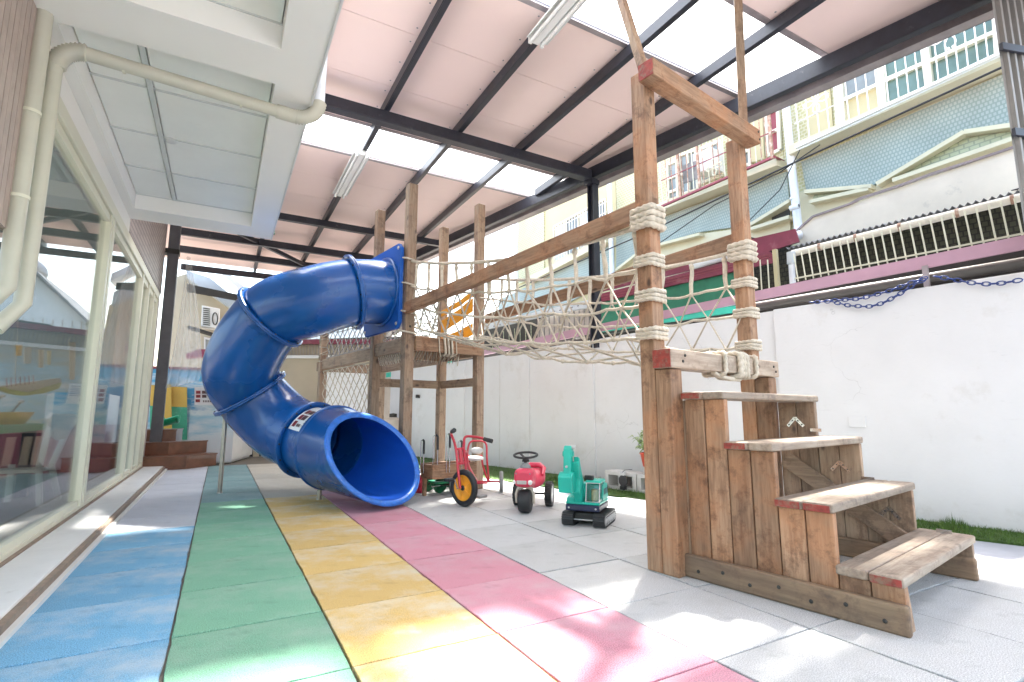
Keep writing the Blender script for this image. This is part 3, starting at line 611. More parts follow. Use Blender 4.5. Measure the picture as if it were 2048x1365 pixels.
for k in range(1, 5):
    b0 = (k - 1) * GO; z = Z[k]
    for q in range(2):
        bb0 = b0 + q * .112 - .004; bb1 = bb0 + .108
        t_ = part('tread_plank', MB().box((-.018 + rnd.uniform(-.006, .006), bb0, z - .036), (1.035 + rnd.uniform(-.005, .005), bb1, z + rnd.uniform(-.001, .001)), PF), M['tread'], sw, bev=.008)
        if (k, q) in ((1, 0), (2, 0), (2, 1), (4, 1), (3, 1)):
            part('painted_end', MB().box((-.028, bb0 + .006, z - .032), (-.0235, bb1 - .006, z - .006), PF), M['red_paint'], t_)
    for q in range(2):
        bb0 = b0 + q * .1062 + .0022; bb1 = bb0 + .1018
        zt = z - .037
        lean = .012
        for (w0, w1, m_) in ((.002, .036, 'wood_z'), (.985, 1.018, 'wood_old_z')):
            part('side_plank', MB().box((w0 + rnd.uniform(-.002, .002), bb0, .0), (w1, bb1, zt), PF), M[m_], sw, bev=.004)
wb('filler_batten', (.004, .8515, 0), (.03, .861, .83), 'wood_old_z', sw, .002); wb('inner_batten', (.0365, .02, .02), (.048, .85, .14), 'board_b', sw, .003); wb('inner_batten', (.0365, .45, .30), (.048, .85, .36), 'board_b', sw, .003)
wb('foot_board', (-.034, -.012, .0), (.0, .87, .105), 'board_b', sw, .01); wb('foot_board', (.95, -.012, 0), (.984, .86, .10), 'board_b', sw, .01)
for i in range(7): bolt(L(-.036, .06 + i * .122, .05 + (.012 if i % 2 else -.01)), -FW, .008, sw)
part('corner_stile', MB().prism([L(.036, .0, 0), L(.036, .045, 0), L(.036, .05, .155), L(.036, .012, .155)], FW * .03), M['wood_old_z'], sw)
part('inner_brace', MB().beam(L(.972, .82, .50), L(.972, .12, .03), .026, .09), M['wood_old_b'], sw, bev=.004)
part('inner_brace', MB().beam(L(.05, .80, .46), L(.05, .20, .05), .026, .08), M['wood_old_b'], sw, bev=.004)
for (b_, z_) in ((.75, .74), (.53, .50), (.32, .28)):
    br = MB()
    for sgn in (-1, 1):
        a_ = L(.982, b_, z_); c_ = L(.982, b_ + sgn * .045, z_ - .05); br.beam(a_, c_, .004, .018, up=FW.cross((c_ - a_).normalized()))
    o_ = part('metal_bracket', br, M['chrome'], sw)
    for sgn in (-1, 1):
        for t_ in (.35, .8): part('screw', MB().ball(L(.978, b_ + sgn * .045 * t_, z_ - .05 * t_), .004, 6, 4), M['dark'], o_)
for (b_, z_) in ((.64, .67), (.40, .42), (.10, .20)): part('metal_bracket', MB().box((.979, b_ - .03, z_ - .009), (.982, b_ + .03, z_ + .009), PF), M['chrome'], sw)
# slim ties from the gate posts up to the roof
part('tie_bar', MB().beam(L(-.045, .97, 2.64), zat(1196, -150, 3.93), .045, .04), M['wood_old_z'], sw)
part('tie_bar', MB().beam(L(.955, .93, 2.60), zat(1470, -130, 3.93), .05, .04), M['wood_old_z'], sw)

# ------------------------------------------------------------------ climbing tower
tw = thing('climbing_tower', L(.42, 4.2), 'wooden tower of four tall square posts with a raised platform beside the blue slide', 'tower')
wb('post', (-.045, 3.83, 0), (.05, 3.925, 3.06), 'wood_old_z', tw); wb('post', (-.04, 4.60, 0), (.05, 4.69, 3.03), 'wood_old_z', tw)
wb('post', (.79, 3.83, 0), (.88, 3.92, 3.06), 'wood_old_z', tw); wb('post', (.79, 4.60, 0), (.88, 4.69, 3.02), 'wood_old_z', tw)
wb('platform_beam', (.052, 3.80, 1.37), (.84, 3.84, 1.51), 'wood_w', tw); wb('platform_beam', (.052, 4.61, 1.37), (.79, 4.66, 1.50), 'wood_old_w', tw)
wb('side_beam', (-.02, 3.925, 1.365), (.03, 4.60, 1.505), 'wood_old_b', tw); wb('side_beam', (.80, 3.92, 1.365), (.85, 4.60, 1.505), 'wood_old_b', tw)
for i in range(6): wb('platform_plank', (.035, 3.845 + i * .126, 1.472), (.795, 3.845 + i * .126 + .120, 1.502), 'wood_old_w', tw, .003)
wb('lower_beam', (.05, 4.62, 1.05), (.79, 4.66, 1.14), 'wood_old_w', tw); wb('lower_beam', (.80, 3.92, 1.05), (.84, 4.60, 1.14), 'wood_old_b', tw)
wb('post', (-.045, 6.30, 0), (.05, 6.39, 2.12), 'wood_old_z', tw); wb('post', (.79, 6.30, 0), (.88, 6.39, 2.12), 'wood_old_z', tw)
wb('walk_beam', (-.03, 4.69, 1.345), (.02, 6.45, 1.475), 'wood_old_b', tw); wb('walk_beam', (.81, 4.69, 1.345), (.86, 6.45, 1.475), 'wood_old_b', tw)
wb('walk_beam', (-.05, 6.40, 1.33), (.90, 6.45, 1.45), 'wood_old_w', tw)
for (w_, b_, z_) in ((-.02, 3.829, 1.60), (-.02, 6.299, 1.30), (.83, 4.598, 1.62)): bolt(L(w_ + .02, b_, z_), -FB, .012, tw)
# trough of push handles between the front legs
tr = thing('wooden_trough', L(.45, 3.7), 'low open wooden trough between the front legs of the tower', 'trough')
wb('trough_side', (.15, 3.60, .185), (.64, 3.625, .295), 'wood_w', tr, .003); wb('trough_side', (.15, 3.80, .185), (.64, 3.825, .30), 'wood_w', tr, .003)
wb('trough_end', (.15, 3.625, .185), (.175, 3.80, .295), 'wood_b', tr, .003); wb('trough_end', (.615, 3.625, .185), (.64, 3.80, .295), 'wood_b', tr, .003)
wb('trough_floor', (.15, 3.60, .165), (.64, 3.825, .185), 'wood_w', tr, .003); wb('trough_leg', (.58, 3.76, 0), (.62, 3.80, .165), 'wood_z', tr, .003); wb('trough_leg', (.155, 3.77, 0), (.19, 3.80, .165), 'wood_z', tr, .003)
hl = ['leftmost, next to the slide mouth', 'second from the left, against the tower leg', 'third from the left and tallest', 'rightmost, just behind the red handlebar']
for i, (u0, v0, u1, dz) in enumerate(((841, 880, 848, 0), (866, 872, 876, 0), (893, 868, 900, 0), (916, 882, 924, 0))):
    dep = 4.78 + .03 * i; p0 = D(u0, 925, dep); pt0 = D(u0 + 1, v0 + 4, dep); pt1 = D(u1, v0 + 4, dep); t_ = thing('push_handle', p0, 'black gripped push handle in the trough, ' + hl[i], 'handle', 'push handles standing in the wooden trough')
    r_ = (pt1 - pt0) / 2; c_ = (pt0 + pt1) / 2
    arc = [c_ - r_ * math.cos(a) + UP * r_.length * math.sin(a) * 1.2 for a in [math.pi * k / 8 for k in range(9)]]
    dn = UP * (c_.z - .22)
    part('handle_bar', MB().tube([pt0 - dn] + arc + [pt1 - dn], .0045, 6), M['chrome'], t_)
    part('grip', MB().tube(arc[4:] + [pt1 - UP * .11], .0105, 8), M['rubber_grip'], t_)

# ------------------------------------------------------------------ rope bridge
bg_ = thing('rope_bridge', L(.45, 2.4, 1.1), 'sagging rope net bridge with wooden handrails between the stairs and the tower', 'rope bridge')
part('handrail', MB().prism([L(-.062, .955, 1.825), L(-.062, 3.86, 1.725), L(-.062, 3.86, 1.83), L(-.062, .955, 1.925)], FW * .062), M['wood_b'], bg_, bev=.006)
part('handrail', MB().prism([L(.985, 1.045, 1.865), L(.90, 3.86, 1.73), L(.90, 3.86, 1.83), L(.985, 1.045, 1.975)], FW * .045), M['wood_b'], bg_, bev=.006)
def cat_(p, q, sag, n=14): return [V(p).lerp(V(q), k / n) - UP * sag * 4 * (k / n) * (1 - k / n) for k in range(n + 1)]
NT = 12
rows = [  # (w, z) at the stairs end, (w, z) at the tower, sag
    ((.00, 1.80), (.0, 2.25), .10), ((.02, 1.565), (.0, 2.0), .105), ((.04, 1.375), (.02, 1.80), .105), ((.06, 1.20), (.05, 1.60), .10),
    ((.48, 1.090), (.43, 1.52), .105),
    ((.92, 1.20), (.79, 1.60), .10), ((.93, 1.40), (.81, 1.80), .10), ((.94, 1.60), (.82, 2.0), .10), ((.95, 1.83), (.83, 2.22), .10)]
rr_ = random.Random(5)
def node(i, t):
    (w0, z0), (w1, z1), sg = rows[i]; b = 1.0 + 2.83 * t
    return L(w0 + (w1 - w0) * t, b, z0 + (z1 - z0) * t ** 1.35 - sg * 2.2 * t * (1 - t))
NODE = {}
for i in range(9):
    for k in range(NT * 2 + 1):
        t = k / (NT * 2); j = 0 if (i in (0, 8) or k in (0, NT * 2)) else .008
        NODE[i, k] = node(i, t) + V((rr_.gauss(0, j), rr_.gauss(0, j), rr_.gauss(0, j)))
def off(i): return i % 2
for i in range(9):
    top = i in (0, 8); path = [NODE[i, k] for k in range(NT * 2 + 1)]
    sm = []
    for a, b in zip(path, path[1:]): sm += [a, a.lerp(b, .5) - UP * (0 if top else .004)]
    sm.append(path[-1])
    ends = path[0] - (path[1] - path[0]) * .3
    part('rail_rope' if top else 'net_rope', MB().tube([ends] + sm, .0135 if top else .0095, 9 if top else 6, lobes=3 if top else 0, twist=110), M['rope'], bg_)
for i in range(8):
    hang = i in (0, 7)
    for par_ in (0, 1):
        mb = MB(); 
        if hang:
            if par_: continue
            for k in range(1, NT * 2, 2):
                a, b = NODE[i, k], NODE[i + 1, k]; 
                hm = MB().tube([a, a.lerp(b, .3) + FB * .004, a.lerp(b, .65) - FB * .004, b], [.013, .012, .014, .010], 8, lobes=2, twist=160); hm.ball(a.lerp(b, .16 if i == 0 else .84), .019, 7, 5, (1, 1, 1.3)); hm.ball(a, .015, 7, 5)
                part('hanger_rope', hm, M['rope'], bg_)
            continue
        path = []
        for k in range(0, NT * 2 + 1):
            pass
        if par_ == 0:
            path = [NODE[i + ((k + 1) % 2 if i % 2 else k % 2), k] for k in range(NT * 2 + 1)] if i not in (3, 4) else [NODE[i + ((q + i) % 2), k] for q, k in enumerate(range(0, NT * 2 + 1, 2))]
            part('zigzag_rope', MB().tube(path, .0088, 7), M['rope'], bg_)
kn = MB()
for i in range(1, 8):
    for k in range(1, NT * 2):
        if (k + i) % 2 == 0: kn.ball(NODE[i, k], .0185, 6, 5, (1, 1, .9))
part('rope_knots', kn, M['rope'], bg_, kind='stuff')
def lashing(name, w0, w1, b0, b1, zlo, n, r, par, mat='rope'):
    """n turns of rope round a square post"""
    mb = MB(); rad = .018
    cx, cy = (w0 + w1) / 2, (b0 + b1) / 2; hx, hy = (w1 - w0) / 2 + r, (b1 - b0) / 2 + r
    for t in range(n):
        loop = []
        for (sx, sy, a0) in ((1, 1, 0), (-1, 1, 90), (-1, -1, 180), (1, -1, 270)):
            for da in (0, 30, 60, 90):
                a = R(a0 + da); loop.append(L(cx + sx * (hx - rad) + rad * math.cos(a), cy + sy * (hy - rad) + rad * math.sin(a), zlo + r * .92 + t * r * 1.86 + r * .35 * math.sin(a + t)))
        fin = []
        for a, b in zip(loop, loop[1:] + loop[:1]):
            m_ = max(1, int((b - a).length / (.006 if r > .014 else .005))); fin += [a.lerp(b, q / m_) for q in range(m_)]
        mb.tube(fin, r, 12, closed=True, lobes=3, twist=2.4 / r, amp=.17)
    part(name, mb, M[mat], par)
pl_ = (-.082, .013, .955, 1.045); pr_ = (.922, 1.017, .955, 1.045)
lashing('rope_lashing', *pl_, 1.74, 4, .0165, bg_); lashing('rope_lashing', *pl_, 1.535, 3, .0115, bg_); lashing('rope_lashing', *pl_, 1.345, 3, .0115, bg_); lashing('rope_lashing', *pl_, 1.145, 3, .0115, bg_)
lashing('rope_lashing', *pr_, 1.755, 4, .0165, bg_); lashing('rope_lashing', *pr_, 1.575, 3, .0115, bg_); lashing('rope_lashing', *pr_, 1.375, 3, .0115, bg_); lashing('rope_lashing', *pr_, 1.165, 3, .0115, bg_)
def wrap_beam(name, w, n, r, b0, b1, z0, z1, par):
    for t in range(n):
        ww = w + t * r * 1.9; rad = .015; loop = []
        for (sx, sz, a0) in ((1, 1, 0), (-1, 1, 90), (-1, -1, 180), (1, -1, 270)):
            for da in (0, 45, 90):
                a = R(a0 + da); loop.append(L(ww + .012 * math.sin(a + t), (b0 + b1) / 2 + sx * ((b1 - b0) / 2 + r - rad) + rad * math.cos(a), (z0 + z1) / 2 + sz * ((z1 - z0) / 2 + r - rad) + rad * math.sin(a)))
        fin = []
        for a, b in zip(loop, loop[1:] + loop[:1]):
            m_ = max(1, int((b - a).length / .005)); fin += [a.lerp(b, q / m_) for q in range(m_)]
        part(name, MB().tube(fin, r, 12, closed=True, lobes=3, twist=2.4 / r, amp=.2), M['rope'], par)
wrap_beam('beam_wrap', .38, 1, .012, .845, .953, .988, 1.085, bg_); wrap_beam('beam_wrap', .53, 4, .014, .845, .953, .985, 1.088, bg_); wrap_beam('beam_wrap', .72, 1, .012, .845, .953, .988, 1.085, bg_)
part('slack_rope', MB().tube([L(.30, .86, .985), L(.38, .87, .968), L(.46, .86, .955), L(.56, .86, .955), L(.62, .87, .972)], .013, 9, lobes=3, twist=75, amp=.2), M['rope'], bg_)
# wraps on the tower's front beam and panel
for w_ in (.36, .40, .44): 
    part('beam_wrap', MB().tube([L(w_, 3.79, 1.52), L(w_ + .01, 3.785, 1.44), L(w_ + .02, 3.79, 1.355), L(w_ + .03, 3.85, 1.345)], .012, 8, lobes=3, twist=75), M['rope'], bg_)
part('thin_lacing', MB().tube([L(.30, 3.79, 1.515), L(.31, 3.787, 1.36), L(.34, 3.82, 1.33)], .006, 6), M['rope'], bg_); part('thin_lacing', MB().tube([L(.50, 3.79, 1.50), L(.51, 3.787, 1.36), L(.46, 3.83, 1.33)], .006, 6), M['rope'], bg_)
for z_ in (2.27, 2.02, 1.74, 1.545):
    part('tie_rope', MB().tube([L(-.075, 3.98, z_ - .01), L(-.085, 3.90, z_ + .02), L(-.062, 3.815, z_), L(.02, 3.812, z_ - .01), L(.07, 3.84, z_ - .015)], .0085, 6), M['rope'], bg_)
# lacing that hangs under the platform
lc = random.Random(9)
path = []
for i in range(22):
    w_ = .06 + i * .033; path += [L(w_ + lc.uniform(-.01, .01), 3.86, 1.375), L(w_ + .012 + lc.uniform(-.012, .012), 3.90, 1.27 + lc.uniform(-.02, .02))]
part('under_lacing', MB().tube(path[:34], .006, 5), M['rope'], bg_)
path = []
for i in range(14): path += [L(-.01, 3.95 + i * .045, 1.37), L(.03, 3.965 + i * .045 + lc.uniform(-.01, .01), 1.27)]
part('under_lacing', MB().tube(path, .006, 5), M['rope'], bg_)

def flat_net(name, o_, u_, v_, nu, nv, label, r=.006, mat='rope', sag=.02, hexa=False, seed=1):
    rn = random.Random(seed); t_ = thing(name, o_, label, 'net'); u_ = V(u_); v_ = V(v_); nrm = u_.cross(v_).normalized()
    G = {}
    for i in range(nu + 1):
        for j in range(nv + 1):
            e = 0 if (i in (0, nu) or j in (0, nv)) else 1
            G[i, j] = V(o_) + u_ * (i / nu) + v_ * (j / nv) + e * (u_.normalized() * rn.gauss(0, .012) + v_.normalized() * rn.gauss(0, .012)) + nrm * sag * math.sin(math.pi * i / nu) * math.sin(math.pi * j / nv)
    for c_ in range(-nv, nu + 1):
        for sg in (1, -1):
            path = [G[i, j] for j in range(nv + 1) for i in [(c_ + j) if sg == 1 else (nu - c_ - j)] if 0 <= i <= nu]
            if len(path) > 1: part('net_rope', MB().tube(path, r, 5), M[mat], t_)
    for q in (0, nv): part('edge_rope', MB().tube([G[i, q] for i in range(nu + 1)], r * 1.3, 6), M[mat], t_)
    if hexa:
        for q in range(2, nv, 2): part('net_rope', MB().tube([G[i, q] for i in range(nu + 1)], r, 5), M[mat], t_)
    return t_
flat_net('cargo_net', L(-.01, 4.72, .12), FB * 1.56, UP * 1.2, 9, 8, 'pale diamond rope net hanging below the rear beam, behind the slide mouth', .0055, 'rope', .05, seed=2)
flat_net('cargo_net', L(.03, 4.70, 1.50), FB * 1.6, UP * .62, 10, 4, 'grey rope side net above the rear beam, seen under the slide tube', .006, 'rope_grey', .04, True, 3)
flat_net('cargo_net', L(.83, 4.70, 1.50), FB * 1.6, UP * .62, 9, 4, 'grey rope side net on the far side of the rear walkway', .006, 'rope_grey', .04, True, 4)
flat_net('cargo_net', L(.07, 4.64, 1.50), FW * .70, UP * .60, 5, 4, 'grey rope net closing the back of the tower platform', .006, 'rope_grey', .03, True, 5)
pw_ = thing('rope_winding', L(0, 6.34, 1.7), 'thin rope wound round the rear post beside the slide tube', 'rope')
mb = [L(.045 * math.cos(a) * 1.25, 6.345 + .045 * math.sin(a) * 1.25, 1.40 + a * .011 + .03 * math.sin(a * .7)) for a in [k * .5 for k in range(110)]]
part('winding', MB().tube(mb, .006, 5), M['rope'], pw_)
# orange cloth bands between the right hand tower posts
lab = ['orange cloth band tied across the tower side net, uppermost and narrowest', 'orange cloth band tied across the tower side net, middle one with black crosses', 'orange cloth band tied across the tower side net, lowest one near the platform']
for i, (z0, z1, h) in enumerate(((1.90, 2.02, .07), (1.70, 1.86, .15), (1.52, 1.60, .13))):
    a0, a1 = L(.79, 4.60, z0), L(.79, 3.93, z1); n = 10; mb = MB(); vs = []
    for k in range(n + 1):
        p = a0.lerp(a1, k / n) + FW * .006 * math.sin(k * 1.3) - UP * .01 * math.sin(math.pi * k / n); vs += [p, p + UP * h, p + UP * h + FW * .004, p + FW * .004]
    mb.add(vs, [(4 * k + q, 4 * (k + 1) + q, 4 * (k + 1) + (q + 1) % 4, 4 * k + (q + 1) % 4) for k in range(n) for q in range(4)])
    t_ = solo('orange_band', mb, M['orange_cloth'], lab[i], 'cloth band', 'orange cloth bands on the tower side')
    for (b_, s_) in ((4.42, .03), (4.12, .025)):
        c_ = L(.782, b_, z0 + (z1 - z0) * (4.6 - b_) / .67 + h * .45)
        if h > .08:
            part('black_mark', MB().beam(c_ - FB * s_ - UP * s_, c_ + FB * s_ + UP * s_, .004, .007), M['black'], t_); part('black_mark', MB().beam(c_ - FB * s_ * .8 + UP * s_ * .8, c_ + FB * s_ - UP * s_, .004, .007), M['black'], t_)

# ------------------------------------------------------------------ blue tube slide
sd = thing('tube_slide', (.6, 5.2, 0), 'blue plastic spiral tube slide bolted together from flanged sections', 'slide')
P0 = L(-.07, 4.24, 2.0)
ctrl = [P0, D(708, 583, 4.97), D(625, 604, 4.95), D(543, 634, 4.93), D(484, 730, 4.98), D(501, 786, 5.12), D(560, 848, 5.14), D(622, 880, 4.98), D(668, 895, 4.72), D(708, 904, 4.55)]
ctrl[1] = P0 - FW * .36 + V((0, 0, -.05)); 
def crom(P, i, t):
    p0, p1, p2, p3 = P[max(i - 1, 0)], P[i], P[i + 1], P[min(i + 2, len(P) - 1)]
    return ((p1 * 2) + (p2 - p0) * t + (p0 * 2 - p1 * 5 + p2 * 4 - p3) * t * t + (-p0 + p1 * 3 - p2 * 3 + p3) * t ** 3) * .5
spl = []; idx = {}
for i in range(len(ctrl) - 1):
    idx[i] = len(spl)
    for q in range(10): spl.append(crom(ctrl, i, q / 10))
idx[len(ctrl) - 1] = len(spl); spl.append(ctrl[-1])
for _ in range(3): spl = [spl[0]] + [(spl[i - 1] + spl[i] * 2 + spl[i + 1]) / 4 for i in range(1, len(spl) - 1)] + [spl[-1]]
tan = [(spl[min(i + 1, len(spl) - 1)] - spl[max(i - 1, 0)]).normalized() for i in range(len(spl))]; tan[0] = -FW
TR, TI = .325, .308
NS = 40
nrm = UP.copy(); frames = []
for i, t in enumerate(tan):
    nrm = (nrm - t * nrm.dot(t)).normalized(); frames.append((spl[i], nrm.copy(), t.cross(nrm), t))
def ring(i, r): p, n_, b_, t = frames[i]; return [p + n_ * math.cos(2 * math.pi * k / NS) * r + b_ * math.sin(2 * math.pi * k / NS) * r for k in range(NS)]
def loft(rings, mat, name, par, closed=False):
    vs = [p for rg in rings for p in rg]; m = len(rings)
    fs = [(a * NS + k, a * NS + (k + 1) % NS, (a + 1) * NS + (k + 1) % NS, (a + 1) * NS + k) for a in range(m - 1) for k in range(NS)]
    if closed: fs += [((m - 1) * NS + k, (m - 1) * NS + (k + 1) % NS, (k + 1) % NS, k) for k in range(NS)]
    mb = MB().add(vs, fs, True); o_ = part(name, mb, mat, par); 
    o_.data.update(); return o_
def flange_at(i, r=.372, th=.02, rin=.3135, name='flange', mat='blue'):
    p, n_, b_, t = frames[i]
    o_ = part(name, MB().lathe([(rin, -th), (r - .008, -th), (r, -th + .006), (r, -.003), (r - .006, 0), (r, .003), (r, th - .006), (r - .008, th), (rin, th)], p, t, NS * 1, True), M[mat], sd)
    for k in range(14):
        a = 2 * math.pi * k / 14; q = p + (n_ * math.cos(a) + b_ * math.sin(a)) * (r - .022)
        part('bolt', MB().lathe([(0, .007), (.007, .007), (.0095, 0), (.0095, -.002)], q + t * th, t, 6), M['dark'], o_)
        part('bolt', MB().lathe([(0, .007), (.007, .007), (.0095, 0), (.0095, -.002)], q - t * th, -t, 6), M['dark'], o_)
secs = [(0, idx[1]), (idx[1], idx[3]), (idx[3], idx[5]), (idx[5], idx[7]), (idx[7], idx[9])]
for a, b in secs:
    bulge = lambda i: TR + .010 * math.sin(math.pi * (i - a) / max(1, b - a)) * (1 if b - a > 12 else 0)
    outer = [ring(i, bulge(i)) for i in range(a, b + 1)]; inner = [ring(i, bulge(i) - .012) for i in range(b, a - 1, -1)]
    if b != idx[9]: loft(outer + inner, M['blue'], 'tube_section', sd, True)
for i in (idx[1], idx[3], idx[5], idx[7]): flange_at(i)
# straight exit piece, opened out to a slanted lip
LN = V((.357, -.724, .59)).normalized(); LC = D(750, 914, 4.36); LR = .455
lu = (UP - LN * UP.dot(LN)).normalized(); lb_ = LN.cross(lu)
def lipring(r, off_): 
    # start angle matched to the tube frame
    p, n_, b_, t = frames[-1]; out = []
    for k in range(NS):
        a = 2 * math.pi * k / NS; d_ = n_ * math.cos(a) + b_ * math.sin(a); e = d_ - LN * d_.dot(LN); e.normalize(); out.append(LC + LN * off_ + e * r)
    return out
e0, e1 = idx[7], idx[8]
ext_o = [ring(i, TR) for i in range(e0, e1 + 1)]; ext_i = [ring(i, TR - .014) for i in range(e1, e0 - 1, -1)]
loft(ext_o + ext_i, M['blue'], 'tube_section', sd, True)
flange_at(e1, .385, .018)
ra = ring(e1, .375); ri = ring(e1, TI); lo_ = lipring(LR, -.012); li = lipring(LR - .03, .004)
def lerpr(A, B_, t, bul=0): return [a.lerp(b, t) for a, b in zip(A, B_)]
loft([ra, lerpr(ra, lo_, .5), lo_], M['blue'], 'exit_cone', sd)
rimo = [lipring(LR - .004, -.016), lipring(LR + .008, -.010), lipring(LR + .010, .0), lipring(LR + .004, .008), lipring(LR - .014, .012), lipring(LR - .034, .008), lipring(LR - .045, -.004)]
loft(rimo, M['blue_rim'], 'exit_lip', sd)
loft([lipring(LR - .045, -.004), lerpr(lipring(LR - .045, -.004), ri, .35), lerpr(lipring(LR - .045, -.004), ri, .75), ri], M['blue_in'], 'exit_inner', sd)
# mounting panel
pnl = MB(); zc = 2.01; hw = .43; bc = 4.30; NQ = 48
outer = []; 
for k in range(NQ):
    a = 2 * math.pi * (k + .5) / NQ; x, z = math.cos(a), math.sin(a); m_ = max(abs(x), abs(z)); outer.append((hw * x / m_, hw * z / m_))
innr = [(.30 * math.cos(2 * math.pi * (k + .5) / NQ), .30 * math.sin(2 * math.pi * (k + .5) / NQ)) for k in range(NQ)]
vs = []
for w_ in (-.105, -.065):
    vs += [L(w_, bc + x, zc + z) for x, z in outer]; vs += [L(w_, P0.dot(FB) - O2.dot(FB) + x, P0.z + z) for x, z in innr]
fs = []
for k in range(NQ):
    q = (k + 1) % NQ; fs += [(k, q, NQ + q, NQ + k), (2 * NQ + k, 3 * NQ + k, 3 * NQ + q, 2 * NQ + q), (k, 2 * NQ + k, 2 * NQ + q, q), (NQ + k, NQ + q, 3 * NQ + q, 3 * NQ + k)]
pnl.add(vs, fs); po = part('mounting_panel', pnl, M['blue_flat'], sd, bev=.01)
part('panel_ring', MB().lathe([(.31, .0), (.36, .0), (.352, .018), (.325, .022), (.31, .02)], P0 - FW * .033, -FW, 44), M['blue'], po)
for x, z in ((-.38, .38), (.38, .38), (-.38, -.38), (.38, -.38), (-.38, 0)): part('panel_bolt', MB().lathe([(0, .008), (.013, .008), (.019, 0)], L(-.105, bc + x, zc + z), -FW, 12), M['steel_post'], po)
# support posts
pA, pB = V((.05, 5.88, 0)), V((.83, 5.02, 0))
o_ = part('support_post', MB().tube([pA, pA + UP * .80], .021, 14), M['steel_post'], sd); part('post_foot', MB().lathe([(.0, .012), (.024, .012), (.026, 0)], pA, UP, 14), M['steel_post'], o_)
part('post_bracket', MB().beam(pA + UP * .78, pA + UP * .83 + V((.05, .03, 0)), .03, .03), M['steel_post'], o_)
o_ = part('support_post', MB().tube([pB, pB + UP * .24], .021, 14), M['steel_post'], sd); part('post_foot', MB().lathe([(.0, .012), (.024, .012), (.026, 0)], pB, UP, 14), M['steel_post'], o_)
# notice sheet on the exit section: curved round the tube
i0 = idx[7] + 1; i1 = idx[8] - 1
def onsurf(u, v, r=TR + .004):
    f = i0 + (i1 - i0) * u; a_ = int(f); p = spl[a_].lerp(spl[min(a_ + 1, len(spl) - 1)], f - a_); _, n_, b_, t = frames[min(a_, len(frames) - 1)]
    return p + (n_ * math.cos(v) + b_ * math.sin(v)) * r
def patch(u0, u1, v0, v1, mat, name, par, r):
    nu, nv = 6, 12; vs = [onsurf(u0 + (u1 - u0) * i / nu, v0 + (v1 - v0) * j / nv, r) for i in range(nu + 1) for j in range(nv + 1)]
    return part(name, MB().add(vs, [(i * (nv + 1) + j, i * (nv + 1) + j + 1, (i + 1) * (nv + 1) + j + 1, (i + 1) * (nv + 1) + j) for i in range(nu) for j in range(nv)], True), M[mat], par)
best = max((k for k in range(360)), key=lambda a: (frames[i0][1] * math.cos(R(a)) + frames[i0][2] * math.sin(R(a))).dot((V((-.55, -.35, .75))).normalized()))
vc = R(best); tstp = frames[i0][3]
dirv = 1 if (frames[i0][1] * math.cos(vc + .2) + frames[i0][2] * math.sin(vc + .2)).z > (frames[i0][1] * math.cos(vc) + frames[i0][2] * math.sin(vc)).z else -1
def sv(a): return vc + dirv * a
sh = patch(0.05, .98, sv(-.45), sv(.62), 'paper', 'notice_sheet', sd, TR + .004)
for ci, (ua, ub) in enumerate(((.12, .36), (.42, .66))):
    for ri_, va in enumerate((-.36, -.12, .12)):
        if ci == 1 and ri_ == 0: continue
        patch(ua, ub, sv(va), sv(va + .18), 'print_red' if (ci == 0) else 'print_dark', 'notice_picture', sh, TR + .0065)
for q in range(9): patch(.74, .94, sv(-.30 + q * .085), sv(-.28 + q * .085), 'print_grey', 'notice_line', sh, TR + .0065)
for q in range(7): patch(.45 + q * .035, .472 + q * .035, sv(-.34), sv(-.25), 'print_dark', 'notice_letter', sh, TR + .0065)

# ------------------------------------------------------------------ tricycle
def wheel(root, c, axis, r, w, tyre='black', hub='orange', rin=None, n=28, spokes=5, hubmat='black', name='wheel'):
    c = V(c); axis = V(axis).normalized(); rin = rin or r * .70
    t_ = part(name, MB().lathe([(rin, -w * .42), (r - w * .28, -w * .5), (r - .004, -w * .28), (r, 0), (r - .004, w * .28), (r - w * .28, w * .5), (rin, w * .42)], c, axis, n, True), M[tyre], root)
    hd = part('hub', MB().lathe([(0, -w * .30), (r * .16, -w * .34), (r * .2, -w * .2), (rin * .86, -w * .14), (rin * .9, -w * .34), (rin + .001, -w * .36), (rin + .001, w * .36), (rin * .9, w * .34), (rin * .86, w * .14), (r * .2, w * .2), (r * .16, w * .34), (0, w * .30)], c, axis, n), M[hub], t_)
    x = axis.cross(UP).normalized(); y = axis.cross(x)
    if spokes:
        for k in range(spokes):
            a = 2 * math.pi * k / spokes; d_ = x * math.cos(a) + y * math.sin(a)
            hd2 = MB()
            for sg in (-1, 1): hd2.beam(c + d_ * r * .16 + axis * sg * w * .17, c + d_ * rin * .88 + axis * sg * w * .17, w * .12, r * .06, up=axis)
            part('hub_rib', hd2, M[hub], t_)
    part('hub_cap', MB().lathe([(0, -w * .55), (r * .13, -w * .5), (r * .15, -w * .3), (r * .15, w * .3), (r * .13, w * .5), (0, w * .55)], c, axis, 14), M[hubmat], t_)
    return t_
tc = thing('tricycle', (2.0, 4.3, 0), 'red metal tricycle with a yellow hubbed front wheel turned to the side', 'tricycle')
fr = .152; wn_az = R(250); ax_ = V((math.sin(wn_az), math.cos(wn_az), 0)); fc = V((1.815, 4.05, fr)); 
wheel(tc, fc, ax_, fr, .045, 'black', 'orange', fr * .70)
lean = V((.10, .30, 1)).normalized(); lean = (V((ax_.y, -ax_.x, 0)) * -.16 + UP).normalized()
if lean.y < 0: pass
def smooth(p, n=6):
    p = [V(x) for x in p]; out = []
    for i in range(len(p) - 1):
        for q in range(n): out.append(crom(p, i, q / n))
    return out + [p[-1]]
def tp(p, q, r, name='frame_tube', mat='red'): return part(name, MB().tube([V(x) for x in p], r, 10), M[mat], tc)
hub = fc
